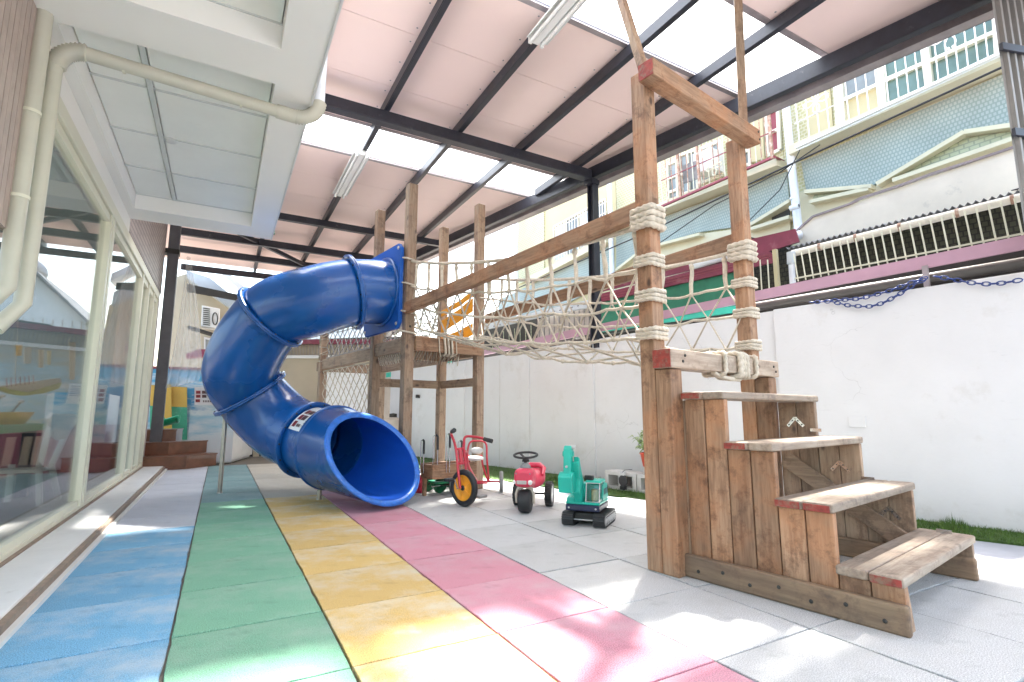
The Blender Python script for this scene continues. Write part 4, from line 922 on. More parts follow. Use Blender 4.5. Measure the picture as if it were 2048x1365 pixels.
fk = MB()
tL = hub + ax_ * .045; tR = hub - ax_ * .045
fwd = V((-ax_.y, ax_.x, 0)); 
if fwd.y > 0: fwd = -fwd
up1 = (UP - fwd * .18).normalized()
topL = tL + up1 * .30; topR = tR + up1 * .30
gl_ = D(905, 863, 4.22); gr_ = D(970, 879, 4.40)
part('fork', MB().tube(smooth([tL, tL + up1 * .15, topL, topL + up1 * .08 + ax_ * .01, topL + up1 * .145 + ax_ * .035, gl_.lerp(topL + up1 * .16 + ax_ * .05, .35), gl_]), .0115, 10), M['red'], tc)
part('fork', MB().tube(smooth([tR, tR + up1 * .15, topR, topR + up1 * .06 - ax_ * .01, topR + up1 * .12 - ax_ * .04, gr_.lerp(topR + up1 * .14 - ax_ * .06, .4), gr_]), .0115, 10), M['red'], tc)
gdir = (gl_ - (topL + up1 * .16 + ax_ * .05)).normalized(); part('handle_grip', MB().tube([gl_ - gdir * .02, gl_ + gdir * .075], [.017, .019], 12), M['rubber_grip'], tc)
gd2 = (gr_ - (topR + up1 * .14 - ax_ * .06)).normalized(); part('handle_grip', MB().tube([gr_ - gd2 * .01, gr_ + gd2 * .07], [.017, .019], 12), M['rubber_grip'], tc)
part('fork_bridge', MB().tube([tL + up1 * .20, tR + up1 * .20], .012, 10), M['red'], tc); part('fork_bridge', MB().tube([topL + up1 * .02, topR + up1 * .02], .011, 10), M['red'], tc)
hc = hub + up1 * .20; part('steering_tube', MB().tube([hc, hc + up1 * .13], .018, 12), M['red'], tc)
part('crank', MB().tube([hub + ax_ * .03, hub + ax_ * .075, hub + ax_ * .08 + V((-.02, 0, .075)), hub + ax_ * .11 + V((-.02, 0, .08))], .006, 8), M['chrome'], tc)
part('crank', MB().tube([hub - ax_ * .03, hub - ax_ * .075, hub - ax_ * .08 + V((.04, 0, -.085)), hub - ax_ * .12 + V((.04, 0, -.09))], .006, 8), M['chrome'], tc)
part('pedal', MB().box((-.055, -.03, -.013), (.045, .03, .013), (hub - ax_ * .15 + V((.04, 0, -.09)), ax_, fwd, UP)), M['grey_tyre'], tc, bev=.01)
part('pedal', MB().box((-.03, -.03, -.013), (.04, .03, .013), (hub + ax_ * .14 + V((-.02, 0, .08)), ax_, fwd, UP)), M['rubber_grip'], tc, bev=.01)
rw = .104; wr = V((2.45, 4.58, rw)); wl_ = V((2.02, 4.80, rw)); axr = (wr - wl_).normalized()
wheel(tc, wr, axr, rw, .036, 'grey_tyre', 'red', rw * .6, spokes=0, hubmat='black'); wheel(tc, wl_, axr, rw, .036, 'grey_tyre', 'red', rw * .6, spokes=0, hubmat='black')
part('rear_axle', MB().tube([wl_, wr], .0115, 10), M['red'], tc)
am = wl_.lerp(wr, .5)
frn = hc + up1 * .05
bk = (am - V((frn.x, frn.y, rw))).normalized()
s0 = frn + bk * .02
part('main_tube', MB().tube(smooth([s0, s0 + bk * .12 + UP * .035, s0 + bk * .22 + UP * .02, s0 + bk * .30 - UP * .10, am + UP * .02 - bk * .03, am]), .0135, 10), M['red'], tc)
for sg in (-1, 1):
    q = axr * .075 * sg
    part('seat_stay', MB().tube(smooth([am + q * 1.5, am + q * .9 + UP * .15 - bk * .03, am + q * .8 + UP * .26 - bk * .10]), .010, 8), M['red'], tc)
    part('back_stay', MB().tube(smooth([am + q * 1.6 + UP * .01, am + q * 1.3 + UP * .22 + bk * .01, am + q * 1.2 + UP * .34 + bk * .03, am + q * .8 + UP * .385 + bk * .03, am + UP * .39 + bk * .03]), .010, 8), M['red'], tc)
part('foot_rail', MB().tube([am - bk * .10 - axr * .12, am - bk * .10 + axr * .12], .010, 8), M['red'], tc)
st_ = MB(); sc = am + UP * .235 - bk * .12
part('seat', MB().ball(sc, .075, 18, 10, (1.2, 1.3, .34)), M['silver'], tc); part('seat_back', MB().ball(am + UP * .30 - bk * .01, .06, 16, 8, (1.2, .5, .55)), M['silver'], tc)

# ------------------------------------------------------------------ ride-on car
rc = thing('ride_on_toy', (2.25, 3.7, 0), 'red plastic ride-on toy with a black steering wheel and three chunky wheels', 'ride-on toy')
f0 = V((2.125, 3.575, .09)); hd = V((-.68, -.73, 0)).normalized(); sdv = V((-hd.y, hd.x, 0)); 
if sdv.x < 0: sdv = -sdv
fx = (f0, sdv, hd, UP)
def R3(x, y, z): return f0 + sdv * x + hd * y + UP * z
t_ = part('front_wheel', MB().lathe([(0, -.052), (.055, -.052), (.078, -.046), (.088, -.030), (.0905, 0), (.088, .030), (.078, .046), (.055, .052), (0, .052)], f0, sdv, 30), M['black'], rc)
fkk = MB(); 
for sg in (-1, 1): part('fork_arm', MB().tube([R3(sg * .065, .0, -.015), R3(sg * .07, .01, .05), R3(sg * .055, .01, .095), R3(0, .01, .112)], [.013, .012, .013, .016], 8), M['tan'], rc)
# body: front block
def loftsec(secs, mat, name, par, n=20, pw_=3.2):
    """secs: (centre, half width, half height, right, up)"""
    vs = []
    for c, hw_, hh_, r_, u_ in secs:
        for k in range(n):
            a = 2 * math.pi * k / n; cx, sx = math.cos(a), math.sin(a); vs.append(c + r_ * hw_ * math.copysign(abs(cx) ** (2 / pw_), cx) + u_ * hh_ * math.copysign(abs(sx) ** (2 / pw_), sx))
    m = len(secs); fs = [(i * n + k, (i + 1) * n + k, (i + 1) * n + (k + 1) % n, i * n + (k + 1) % n) for i in range(m - 1) for k in range(n)]
    mb = MB().add(vs, fs, True); mb.add(vs[:n], [tuple(range(n))]); mb.add(vs[-n:], [tuple(range(n))[::-1]]); return part(name, mb, mat, par)
body = loftsec([(R3(0, .085, .175), .052, .045, sdv, UP), (R3(0, .075, .178), .070, .062, sdv, UP), (R3(0, .05, .18), .078, .072, sdv, UP), (R3(0, -.03, .18), .080, .075, sdv, UP), (R3(0, -.08, .165), .065, .062, sdv, UP), (R3(0, -.14, .13), .055, .055, sdv, UP), (R3(0, -.21, .12), .075, .055, sdv, UP), (R3(0, -.30, .13), .095, .062, sdv, UP), (R3(0, -.37, .145), .095, .07, sdv, UP), (R3(0, -.42, .15), .07, .055, sdv, UP), (R3(0, -.44, .15), .03, .03, sdv, UP)], M['toy_red'], 'body', rc)
part('seat_back', MB().tube([R3(-.09, -.26, .17), R3(-.085, -.36, .215), R3(-.04, -.41, .235), R3(.04, -.41, .235), R3(.085, -.36, .215), R3(.09, -.26, .17)], [.012, .02, .024, .024, .02, .012], 10), M['toy_red'], rc)
part('grille', MB().box((-.05, .082, .135), (.028, .091, .163), fx), M['silver'], body, bev=.004); 
for i in range(4): part('grille_bar', MB().box((-.046 + i * .02, .0905, .139), (-.040 + i * .02, .0925, .159), fx), M['tan'], body)
part('headlight', MB().ball(R3(.055, .076, .15), .019, 12, 8, (1, .8, 1.1)), M['lamp_white'], body); part('headlight', MB().ball(R3(-.068, .068, .15), .016, 12, 8), M['lamp_white'], body)
part('steering_boot', MB().lathe([(.045, 0), (.040, .022), (.032, .030), (.022, .045), (0, .046)], R3(0, -.01, .245), UP, 18), M['grey_tyre'], rc)
part('steering_column', MB().tube([R3(0, -.01, .28), R3(0, -.02, .335)], .012, 10), M['black'], rc)
swc = R3(0, -.02, .348); swr = .092; ring_ = [swc + sdv * swr * math.cos(a) + (hd * math.cos(.18) - UP * math.sin(.18)) * swr * .95 * math.sin(a) for a in [2 * math.pi * k / 30 for k in range(30)]]
sw_ = part('steering_wheel', MB().tube(ring_, .0095, 8, closed=True), M['rubber_grip'], rc)
for a in (0, 2.2, 4.1): part('spoke', MB().beam(swc - UP * .03, ring_[int(a / 6.283 * 30)], .018, .007), M['rubber_grip'], sw_)
part('wheel_boss', MB().lathe([(0, .006), (.022, .004), (.03, -.03), (.0, -.035)], swc - UP * .02, UP, 14), M['rubber_grip'], sw_)
for sg in (-1, 1):
    c = R3(sg * .135, -.33, .0) ; c.z = .10
    w_ = part('rear_wheel', MB().lathe([(.066, -.028), (.088, -.028), (.098, -.014), (.098, .014), (.088, .028), (.066, .028)], c, sdv, 30, True), M['black'], rc)
    part('hub', MB().lathe([(0, -.022), (.03, -.026), (.062, -.018), (.0665, -.027), (.0665, .027), (.062, .018), (.03, .026), (0, .022)], c, sdv, 26), M['silver'], w_)
    for k in range(22):
        a = 2 * math.pi * k / 22; q = c + (hd * math.cos(a) + UP * math.sin(a)) * .098; part('tread_lug', MB().beam(q - sdv * .026, q + sdv * .026, .013, .007, up=(q - c).normalized()), M['black'], w_)
part('rear_axle', MB().tube([R3(-.13, -.33, .01), R3(.13, -.33, .01)], .01, 8), M['dark'], rc)

# ------------------------------------------------------------------ toy excavator
ec = thing('toy_excavator', (2.4, 3.1, 0), 'teal toy excavator with a raised arm, clear cab and black crawler tracks', 'toy excavator')
e_f = V((2.215, 2.955, 0)); eh = V((-.80, -.60, 0)).normalized(); es = V((-eh.y, eh.x, 0))
if es.x < 0: es = -es
def X3(x, y, z): return e_f + es * x + eh * y + UP * z          # y negative = to the back
ef = (e_f, es, eh, UP)
def stadium(x0, x1, y0, y1, z0, z1, n=8):
    r = (z1 - z0) / 2; zc_ = (z0 + z1) / 2; pts = [(y1 - r + r * math.cos(a), zc_ + r * math.sin(a)) for a in [-math.pi / 2 + math.pi * k / n for k in range(n + 1)]] + [(y0 + r + r * math.cos(a), zc_ + r * math.sin(a)) for a in [math.pi / 2 + math.pi * k / n for k in range(n + 1)]]
    return pts
for sg, x0, x1 in ((-1, -.145, -.065), (1, .075, .155)):
    pts = stadium(x0, x1, -.31, .03, .004, .088, 8)
    t_ = part('crawler_track', MB().prism([X3(x0, y_, z_) for y_, z_ in pts], es * (x1 - x0)), M['black'], ec, bev=.004)
    # cleats round the belt
    n = len(pts); per = []
    for k in range(n):
        a, b = pts[k], pts[(k + 1) % n]; Ln = math.hypot(b[0] - a[0], b[1] - a[1]); m_ = max(1, int(Ln / .014))
        per += [(a[0] + (b[0] - a[0]) * q / m_, a[1] + (b[1] - a[1]) * q / m_) for q in range(m_)]
    for k in range(0, len(per)):
        y_, z_ = per[k]; part('track_shoe', MB().beam(X3(x0 - .002, y_, z_), X3(x1 + .002, y_, z_), .007, .006), M['black'], t_)
    xo = x1 + .001 if sg == 1 else x0 - .001
    for q, yy in enumerate((-.26, -.20, -.14, -.08, -.02)):
        part('track_wheel', MB().lathe([(0, .004), (.018, .004), (.022, 0), (.022, -.02)], X3(xo, yy, .042), es * sg, 12), M['silver'], t_)
        if q < 4: part('track_strut', MB().beam(X3(xo + sg * .002, yy + .02, .022), X3(xo + sg * .002, yy + .045, .066), .004, .010), M['silver'], t_)
    part('track_edge', MB().tube([X3(xo, y_, z_) for y_, z_ in stadium(0, 0, -.295, .015, .017, .075, 6)], .0022, 4, closed=True), M['silver'], t_)
part('undercarriage', MB().box((-.07, -.24, .03), (.08, -.03, .085), ef), M['dark'], ec, bev=.01); part('axle_rod', MB().tube([X3(-.07, .0, .045), X3(.08, .0, .045)], .004, 6), M['silver'], ec)
part('turntable', MB().lathe([(.07, .08), (.07, .10), (.06, .105)], X3(0, -.14, 0), UP, 20), M['dark'], ec)
uz = .10
part('deck', MB().prism([X3(-.125, .0, uz), X3(.115, .0, uz), X3(.115, -.27, uz), X3(-.125, -.27, uz)], (0, 0, .042)), M['navy'], ec, bev=.008)
part('upper_body', MB().prism([X3(-.125, -.01, uz + .042), X3(.115, -.01, uz + .042), X3(.115, -.27, uz + .042), X3(-.125, -.27, uz + .042)], (0, 0, .02)), M['teal'], ec, bev=.006)
part('engine_cover', MB().prism([X3(.115, -.10, uz + .06), X3(.115, -.27, uz + .06), X3(.115, -.25, uz + .17), X3(.115, -.12, uz + .175)], -es * .235), M['teal'], ec, bev=.01)
part('left_housing', MB().prism([X3(-.125, -.01, uz + .06), X3(-.125, -.14, uz + .06), X3(-.125, -.12, uz + .10), X3(-.125, -.03, uz + .085)], es * .08), M['teal'], ec, bev=.008)
cab = MB().prism([X3(.018, -.015, uz + .062), X3(.018, -.15, uz + .062), X3(.018, -.15, uz + .195), X3(.018, -.045, uz + .195)], es * .095)
cb = part('cab_roof', MB().prism([X3(.012, -.035, uz + .185), X3(.012, -.18, uz + .185), X3(.012, -.18, uz + .205), X3(.012, -.045, uz + .205)], es * .105), M['teal'], ec, bev=.006)
part('cab_back', MB().box((.015, -.18, uz + .06), (.115, -.15, uz + .19), ef), M['teal'], ec, bev=.004)
part('cab_window', MB().prism([X3(.02, -.012, uz + .064), X3(.02, -.148, uz + .064), X3(.02, -.148, uz + .185), X3(.02, -.042, uz + .185)], es * .09), M['clear'], ec)
part('cab_frame', MB().tube([X3(.018, -.012, uz + .064), X3(.018, -.04, uz + .187), X3(.112, -.04, uz + .187), X3(.112, -.012, uz + .064)], .005, 6, closed=True), M['silver'], ec); part('cab_seat', MB().box((.045, -.12, uz + .065), (.085, -.06, uz + .14), ef), plain('pale_yellow_seat', (.5, .45, .2), .5), ec, bev=.006)
part('boom', MB().prism([X3(-.055, .0, uz + .06), X3(-.055, -.07, uz + .06), X3(-.055, -.05, uz + .20), X3(-.055, .03, uz + .34), X3(-.055, .07, uz + .335), X3(-.055, .04, uz + .22), X3(-.055, .055, uz + .13)], es * .05), M['teal'], ec, bev=.006)
part('bucket', MB().prism([X3(-.135, .03, uz + .15), X3(-.135, .12, uz + .13), X3(-.135, .13, uz + .24), X3(-.135, .09, uz + .27), X3(-.135, .03, uz + .27)], es * .10), M['teal'], ec, bev=.008)
part('stick', MB().prism([X3(-.105, .05, uz + .26), X3(-.105, .105, uz + .24), X3(-.105, .09, uz + .42), X3(-.105, .075, uz + .445), X3(-.105, .045, uz + .445), X3(-.105, .03, uz + .42)], es * .055), M['teal'], ec, bev=.007)
part('stick_head', MB().prism([X3(-.115, .04, uz + .37), X3(-.115, .09, uz + .37), X3(-.115, .085, uz + .41), X3(-.115, .045, uz + .41)], es * .075), M['teal'], ec, bev=.008)
part('pivot_pin', MB().lathe([(0, .004), (.012, .004), (.014, 0), (.014, -.07)], X3(-.03, .06, uz + .435), es, 10), M['silver'], ec); part('pivot_pin', MB().lathe([(0, .004), (.008, .004), (.009, 0), (.009, -.01)], X3(-.078, .108, uz + .305), eh, 10), M['silver'], ec)
part('piston', MB().tube([X3(-.01, -.06, uz + .19), X3(-.02, .04, uz + .37)], .006, 8), M['silver'], ec); part('exhaust', MB().box((.0, -.09, uz + .205), (.06, -.05, uz + .235), ef), M['black'], ec, bev=.004)
part('boom_arm', MB().prism([X3(-.045, .01, uz + .18), X3(-.045, -.05, uz + .16), X3(-.045, .02, uz + .36), X3(-.045, .05, uz + .37)], es * .035), M['teal'], ec, bev=.004)

part('boom_decal', MB().box((-.004, -.03, -.006), (.002, .03, .006), (X3(-.052, .0, uz + .25), es, (eh * .3 + UP).normalized(), eh)), M['bar_white'], ec)
for yy in (-.24, -.20, -.16): part('vent_slot', MB().box((.113, yy, uz + .10), (.117, yy + .02, uz + .14), ef), M['navy'], ec)
for xx in (-.10, .09): part('deck_screw', MB().lathe([(0, .003), (.006, .003), (.007, 0)], X3(xx, .001, uz + .02), eh, 8), M['silver'], ec)
for xx in (-.055, .055): part('body_screw', MB().lathe([(0, .003), (.005, .003), (.006, 0)], R3(xx, .084, .215), hd, 8), M['grey_tyre'], body)
part('body_seam', MB().tube([R3(-.079, -.03, .18), R3(-.076, .05, .18), R3(-.055, .082, .18)], .0018, 4), M['dark'], body)
# ------------------------------------------------------------------ wagon wheels, red basket, blocks, pot, octagon
wg = thing('green_cart', (2.15, 5.2, 0), 'low cart with green plastic wheels and bed behind the tricycle', 'cart')
cd = V((.35, -.94, 0)).normalized(); cs = V((.80, .35, 0)).normalized()
for i, (u, v, dep) in enumerate(((857, 962, 5.12), (880, 963, 5.0))):
    c = D(u, v, dep); c.z = .075; wheel(wg, c, V((.25, -1, 0)), .075, .04, 'green_wheel', 'green_wheel', .05, 22, 5, 'black')
    c2 = c + V((.30, .20, 0)); wheel(wg, c2, V((.25, -1, 0)), .075, .04, 'green_wheel', 'green_wheel', .05, 22, 5, 'black')
cb_ = D(895, 958, 4.98); part('cart_bed', MB().box((-.12, -.02, .10), (.24, .16, .122), (V((cb_.x, cb_.y, 0)), V((.97, .25, 0)), V((-.25, .97, 0)), UP)), M['green_pl'], wg, bev=.008)
part('axle', MB().tube([V((cb_.x - .15, cb_.y + .02, .075)), V((cb_.x + .25, cb_.y + .12, .075))], .008, 8), M['chrome'], wg)
bk_ = D(845, 975, 5.05); 
rb_ = thing('red_basket', (bk_.x, bk_.y, 0), 'small red ribbed plastic basket beside the slide mouth', 'basket')
part('basket_body', MB().lathe([(0, .0), (.052, .0), (.060, .15), (.064, .155), (.064, .162), (.056, .162), (.048, .01), (0, .01)], (bk_.x - .02, bk_.y, 0), UP, 20), M['toy_red'], rb_)
for q in range(5): part('basket_rib', MB().lathe([(.054 + q * .0016, 0), (.0585 + q * .0016, .004), (.054 + q * .0016, .008)], (bk_.x - .02, bk_.y, .02 + q * .027), UP, 20), M['toy_red'], rb_)

bf = hit(1200, 950, NW * (WD - .46), NW); sB = bf.dot(TW)
labs = ['pale hollow concrete block, leftmost of the row behind the excavator', 'pale hollow concrete block, second of the row from the left', 'pale hollow concrete block behind the black octagon lid', 'pale hollow concrete block just right of the octagon lid', 'pale hollow concrete block under the potted plant']
for i in range(5):
    s0 = sB - .10 - i * .40; d0 = WD - .50; t_ = thing('concrete_block', wl(d0 + .09, s0 - .19), labs[i], 'block', 'concrete blocks lined up on the grass')
    ax = (wl(d0, s0), -TW, NW, UP); mb = MB()
    mb.box((0, 0, .0), (.39, .19, .035), ax); mb.box((0, 0, .145), (.39, .19, .18), ax)
    for x0, x1 in ((0, .045), (.173, .217), (.345, .39)): mb.box((x0, .001, .035), (x1, .189, .145), ax)
    mb.box((.045, .15, .035), (.345, .185, .145), ax)
    part('block_shell', mb, M['block'], t_)
pc = hit(1297, 935, NW * (WD - .40), NW); pc.z = .18
pp = thing('potted_plant', pc, 'variegated leafy plant in a red patterned pot on the concrete blocks', 'potted plant')
part('saucer', MB().lathe([(0, 0), (.05, 0), (.045, .06), (.055, .065), (0, .066)], pc, UP, 18), M['white'], pp)
part('pot', MB().lathe([(0, .068), (.052, .068), (.075, .19), (.082, .19), (.082, .205), (.068, .205), (.05, .09), (0, .09)], pc, UP, 24), M['pot'], pp)
part('soil', MB().lathe([(0, .185), (.068, .185)], pc, UP, 16), M['joint'], pp)
rp_ = random.Random(11)
for i in range(15):
    a = rp_.uniform(0, 6.28); l = rp_.uniform(.05, .14); t0 = pc + UP * .19; t1 = t0 + V((math.cos(a) * l, math.sin(a) * l, rp_.uniform(.08, .22)))
    stm = part('stem', MB().tube([t0, t0.lerp(t1, .5) + UP * .02, t1], .003, 5), M['leaf_pale'], pp)
    for q in range(9):
        p = t0.lerp(t1, rp_.uniform(.35, 1)); b = rp_.uniform(0, 6.28); d_ = V((math.cos(b), math.sin(b), rp_.uniform(-.5, .5))).normalized(); w_ = d_.cross(UP).normalized() * .014; ln = rp_.uniform(.05, .085)
        part('leaf', MB().add([p, p + d_ * ln * .45 + w_, p + d_ * ln - UP * .02, p + d_ * ln * .45 - w_, p + d_ * ln * .45 + UP * .006], [(0, 1, 4), (1, 2, 4), (2, 3, 4), (3, 0, 4)]), M['leaf_pale'], stm)
oc = hit(1245, 962, NW * (WD - .56), NW); t_ = thing('octagon_lid', oc, 'black octagonal lid with a clip hung on the front of the concrete blocks', 'lid')
part('lid_plate', MB().prism([oc + TW * .052 * math.cos(R(22.5 + 45 * k)) + UP * .058 * math.sin(R(22.5 + 45 * k)) for k in range(8)], NW * .022), M['black'], t_, bev=.003)
part('lid_foot', MB().box((-.028, -.02, -.085), (.02, .03, -.05), (oc, TW, NW, UP)), M['black'], t_); part('lid_neck', MB().box((-.02, -.0, .05), (.03, .03, .09), (oc, TW, NW, UP)), M['silver'], t_)
part('clip_wire', MB().tube([oc + UP * .08, oc + UP * .105 - TW * .03, oc + UP * .118 - TW * .12], .003, 5), M['black'], t_)
# ------------------------------------------------------------------ neighbouring houses on the right
def fpoly(name, px, mat, par, out=0, th=.06, label=None, bev=0):
    pts = [pf(u, v, out) for u, v in px]
    return part(name, MB().prism(pts, -FN * th), mat if not isinstance(mat, str) else M[mat], par, bev=bev, label=label)
def fbeam(name, a, b, mat, par, out=.05, w=.04, h=.04):
    return part(name, MB().beam(pf(*a, out), pf(*b, out), w, h, up=FN), M[mat], par)
def fwall(par, u0, u1, mat, z1=8.2, th=.3):
    s0 = pf(u0, 500).dot(FT); s1 = pf(u1, 500).dot(FT); d = FP.dot(FN)
    part('wall', MB().box((d, min(s0, s1), -.05), (d + th, max(s0, s1), z1), (V((0, 0, 0)), FN, FT, UP)), M[mat], par)
hA = thing('mosaic_house', pf(1800, 560), 'yellow-green mosaic tiled house with white window cage and blue-green tile band, at the right', 'house', 'terraced houses beyond the wall')
hB = thing('mosaic_house', pf(1400, 560), 'middle house with rusty window cage and air conditioner above a blue-green tile band', 'house', 'terraced houses beyond the wall')
hC = thing('mosaic_house', pf(1130, 600), 'pale yellow far house with a long barred window, beyond the steel column', 'house', 'terraced houses beyond the wall')
fwall(hA, 1583, 2600, 'f_yellow'); fwall(hB, 1236, 1582, 'f_yellow'); fwall(hC, 1037, 1235, 'f_plain', 7.0)
# house A
fpoly('ledge', [(1600, 303), (2080, 101), (2080, 116), (1600, 321)], 'f_cream', hA, 0, .30)
fpoly('tile_band', [(1606, 326), (2080, 121), (2080, 246), (2014, 254), (1931, 266), (1763, 366), (1746, 374), (1616, 384)], 'f_blue', hA, 0, .05)
fpoly('render_band', [(1590, 387), (1745, 378), (1764, 370), (1931, 272), (2080, 252), (2080, 300), (1620, 470), (1590, 470)], 'f_cream', hA, 0, .04)
fpoly('tile_recess', [(1785, 362), (1931, 277), (2080, 257), (2080, 268), (2000, 292)], 'f_tri', hA, .04, .02); fpoly('tile_recess', [(1625, 402), (1630, 391), (1735, 382)], 'f_tri', hA, .04, .02)
for a, b in (((1758, 371), (1932, 268)), ((1932, 268), (2080, 247)), ((1614, 386), (1748, 375)), ((1790, 364), (2080, 264)), ((1625, 406), (1742, 380))): fbeam('cornice', a, b, 'f_cream', hA, .09, .05, .16)
def win(par, px, mat, frame='frame', out=.03, nx=1, ny=1, fw=.045, bars=None):
    """px: TL TR BR BL of an opening; frame, mullions and panes are separate pieces"""
    tl, tr, br, bl_ = [pf(u, v, out) for u, v in px]
    f = MB(); 
    for a, b in ((tl, tr), (tr, br), (br, bl_), (bl_, tl)): f.beam(a, b, .05, fw, up=FN)
    fo = part('window', f, M[frame], par)
    def at(s, t): return (tl * (1 - s) + tr * s) * (1 - t) + (bl_ * (1 - s) + br * s) * t
    for i in range(1, nx): part('mullion', MB().beam(at(i / nx, 0), at(i / nx, 1), .045, fw * .8, up=FN), M[frame], fo)
    for j in range(1, ny): part('transom', MB().beam(at(0, j / ny), at(1, j / ny), .045, fw * .8, up=FN), M[frame], fo)
    for i in range(nx):
        for j in range(ny):
            q = [at((i + .03) / nx, (j + .03) / ny), at((i + .97) / nx, (j + .03) / ny), at((i + .97) / nx, (j + .97) / ny), at((i + .03) / nx, (j + .97) / ny)]
            part('pane', MB().prism([p + FN * .02 for p in q], FN * .008), M[mat[(i + j) % len(mat)]], fo)
    return fo
win(hA, [(1852, 70), (1990, 5), (1998, 125), (1864, 183)], ['pane'], nx=1, ny=2, fw=.10)
win(hA, [(1763, 112), (1845, 75), (1858, 180), (1772, 215)], ['pane', 'pane'], nx=1, ny=2, fw=.09)
win(hA, [(1682, 150), (1758, 114), (1768, 222), (1690, 256)], ['pane_grey', 'f_plain'], nx=1, ny=2, fw=.09)
fpoly('wall_pier', [(1668, 150), (1680, 145), (1688, 262), (1676, 266)], 'frame', hA, .03, .05); fpoly('plain_panel', [(1612, 178), (1660, 158), (1668, 262), (1617, 285)], 'f_plain', hA, 0, .02)
# white cage
cg = part('window_cage', MB().beam(pf(1592, 296, .45), pf(2080, 71, .45), .03, .05, up=FN), M['bar_white'], hA)
def cagey(u): return 296 + (u - 1592) * (71 - 296) / (2080 - 1592)
for k in range(24):
    u = 1600 + k * 19.8; y0 = cagey(u); part('cage_bar', MB().beam(pf(u, y0, .45), pf(u - 16, y0 - 150, .45), .011, .011, up=FN), M['bar_white'], cg)
for dv in (48, 98, 140): part('cage_rail', MB().beam(pf(1588, 296 - dv, .45), pf(2075, 71 - dv, .45), .009, .014, up=FN), M['bar_white'], cg)
for k in range(24):
    u = 1600 + k * 19.8; part('cage_bar', MB().beam(pf(u, cagey(u), .45), pf(u + 6, cagey(u) + 14, .02), .009, .009, up=FN), M['bar_white'], cg)
for dv, o_ in ((5, .33), (9, .2)): part('cage_rail', MB().beam(pf(1594, 296 + dv, o_), pf(2080, 71 + dv, o_), .01, .008, up=FN), M['bar_white'], cg)
def scroll(c, sc, par, mat='bar_white', out=.47):
    o_ = pf(*c, out); d = FT; 
    for q in range(4):
        for sgn in (1, -1):
            a0 = q * math.pi / 2; ex = d * math.cos(a0) + UP * math.sin(a0); ey = (-d * math.sin(a0) + UP * math.cos(a0)) * sgn
            pts = [o_ + ex * sc * (.10 + .75 * t) + ey * sc * (.02 + .22 * math.sin(t * 2.6)) for t in [k / 8 for k in range(9)]] + [o_ + ex * sc * (.85 + .09 * math.sin(t)) + ey * sc * (.24 + .09 * math.cos(t) - .09 + .0) for t in (1.2, 2.2, 3.2, 4.2)]
            part('cage_scroll', MB().tube(pts, .008, 5), M[mat], par)
scroll((1898, 68), .20, cg); scroll((1631, 203), .18, cg)
# white downpipe between the houses
dpp = thing('down_pipe', pf(1590, 480, .2), 'white downpipe bending along the maroon awning between two mosaic houses', 'pipe')
part('vertical_run', MB().tube([pf(1566, 150, .2), pf(1582, 320, .2), pf(1597, 458, .2), pf(1592, 470, .25)], .055, 12), M['pvc_w'], dpp); 
for v in (395, 335): part('pipe_clip', MB().tube([pf(1583 + (v - 335) * .09, v, .2), pf(1583.5 + (v - 335) * .09, v + 4, .2)], .062, 12), M['bar_white'], dpp)
qa, qb = pw(1598, 472, WD + 1.2), pw(1380, 534, WD + .9); part('sloping_run', MB().tube([pf(1597, 458, .2), qa, qb], .045, 12), M['pvc_w'], dpp)
part('pipe_outlet', MB().lathe([(.03, 0), (.04, 0), (.04, -.12), (.03, -.12)], pf(1598, 412, .35), FT * -1, 12), M['pvc_w'], dpp)
# house B
fpoly('ledge', [(1236, 452), (1575, 326), (1577, 341), (1236, 468)], 'f_cream', hB, 0, .30)
fpoly('tile_band', [(1236, 471), (1577, 345), (1582, 405), (1500, 452), (1400, 466), (1292, 497), (1236, 548)], 'f_blue', hB, 0, .05)
fpoly('render_band', [(1236, 552), (1292, 500), (1400, 470), (1500, 456), (1582, 408), (1584, 520), (1236, 640)], 'f_cream', hB, 0, .04)
for a, b in (((1205, 566), (1292, 499)), ((1292, 499), (1405, 470)), ((1500, 455), (1584, 404)), ((1500, 462), (1584, 436))): fbeam('cornice', a, b, 'f_cream', hB, .09, .05, .16)
fpoly('dark_vent', [(1545, 436), (1580, 418), (1581, 438), (1546, 450)], 'dark', hB, .05, .02)
win(hB, [(1335, 330), (1354, 322), (1357, 408), (1338, 414)], ['pane_grey'], ny=3)
win(hB, [(1358, 312), (1392, 300), (1396, 380), (1362, 390)], ['pane_grey', 'pane_grey'], nx=2, ny=2)
win(hB, [(1400, 300), (1440, 282), (1446, 350), (1404, 366)], ['pane_grey', 'pane_grey'], nx=2, ny=2)
win(hB, [(1486, 305), (1500, 300), (1502, 356), (1489, 360)], ['pane_grey'], ny=2); win(hB, [(1532, 228), (1556, 216), (1560, 300), (1536, 312)], ['rail_red', 'rail_red'], ny=2)
fpoly('wall_pier', [(1504, 235), (1530, 226), (1534, 320), (1508, 328)], 'f_plain', hB, 0, .08)
acu = part('air_conditioner', MB().prism([pf(1408, 318, .05), pf(1446, 304, .05), pf(1448, 345, .05), pf(1410, 358, .05)], -FN * .3), M['white'], hB, bev=.01); part('conditioner_grille', MB().prism([pf(1366, 332, .36), pf(1394, 322, .36), pf(1397, 358, .36), pf(1369, 368, .36)], -FN * .02), M['corr'], acu)
cgb = part('window_cage', MB().beam(pf(1322, 414, .45), pf(1549, 314, .45), .03, .05, up=FN), M['rail_red'], hB)
def cb_y(u): return 414 + (u - 1322) * (314 - 414) / 227
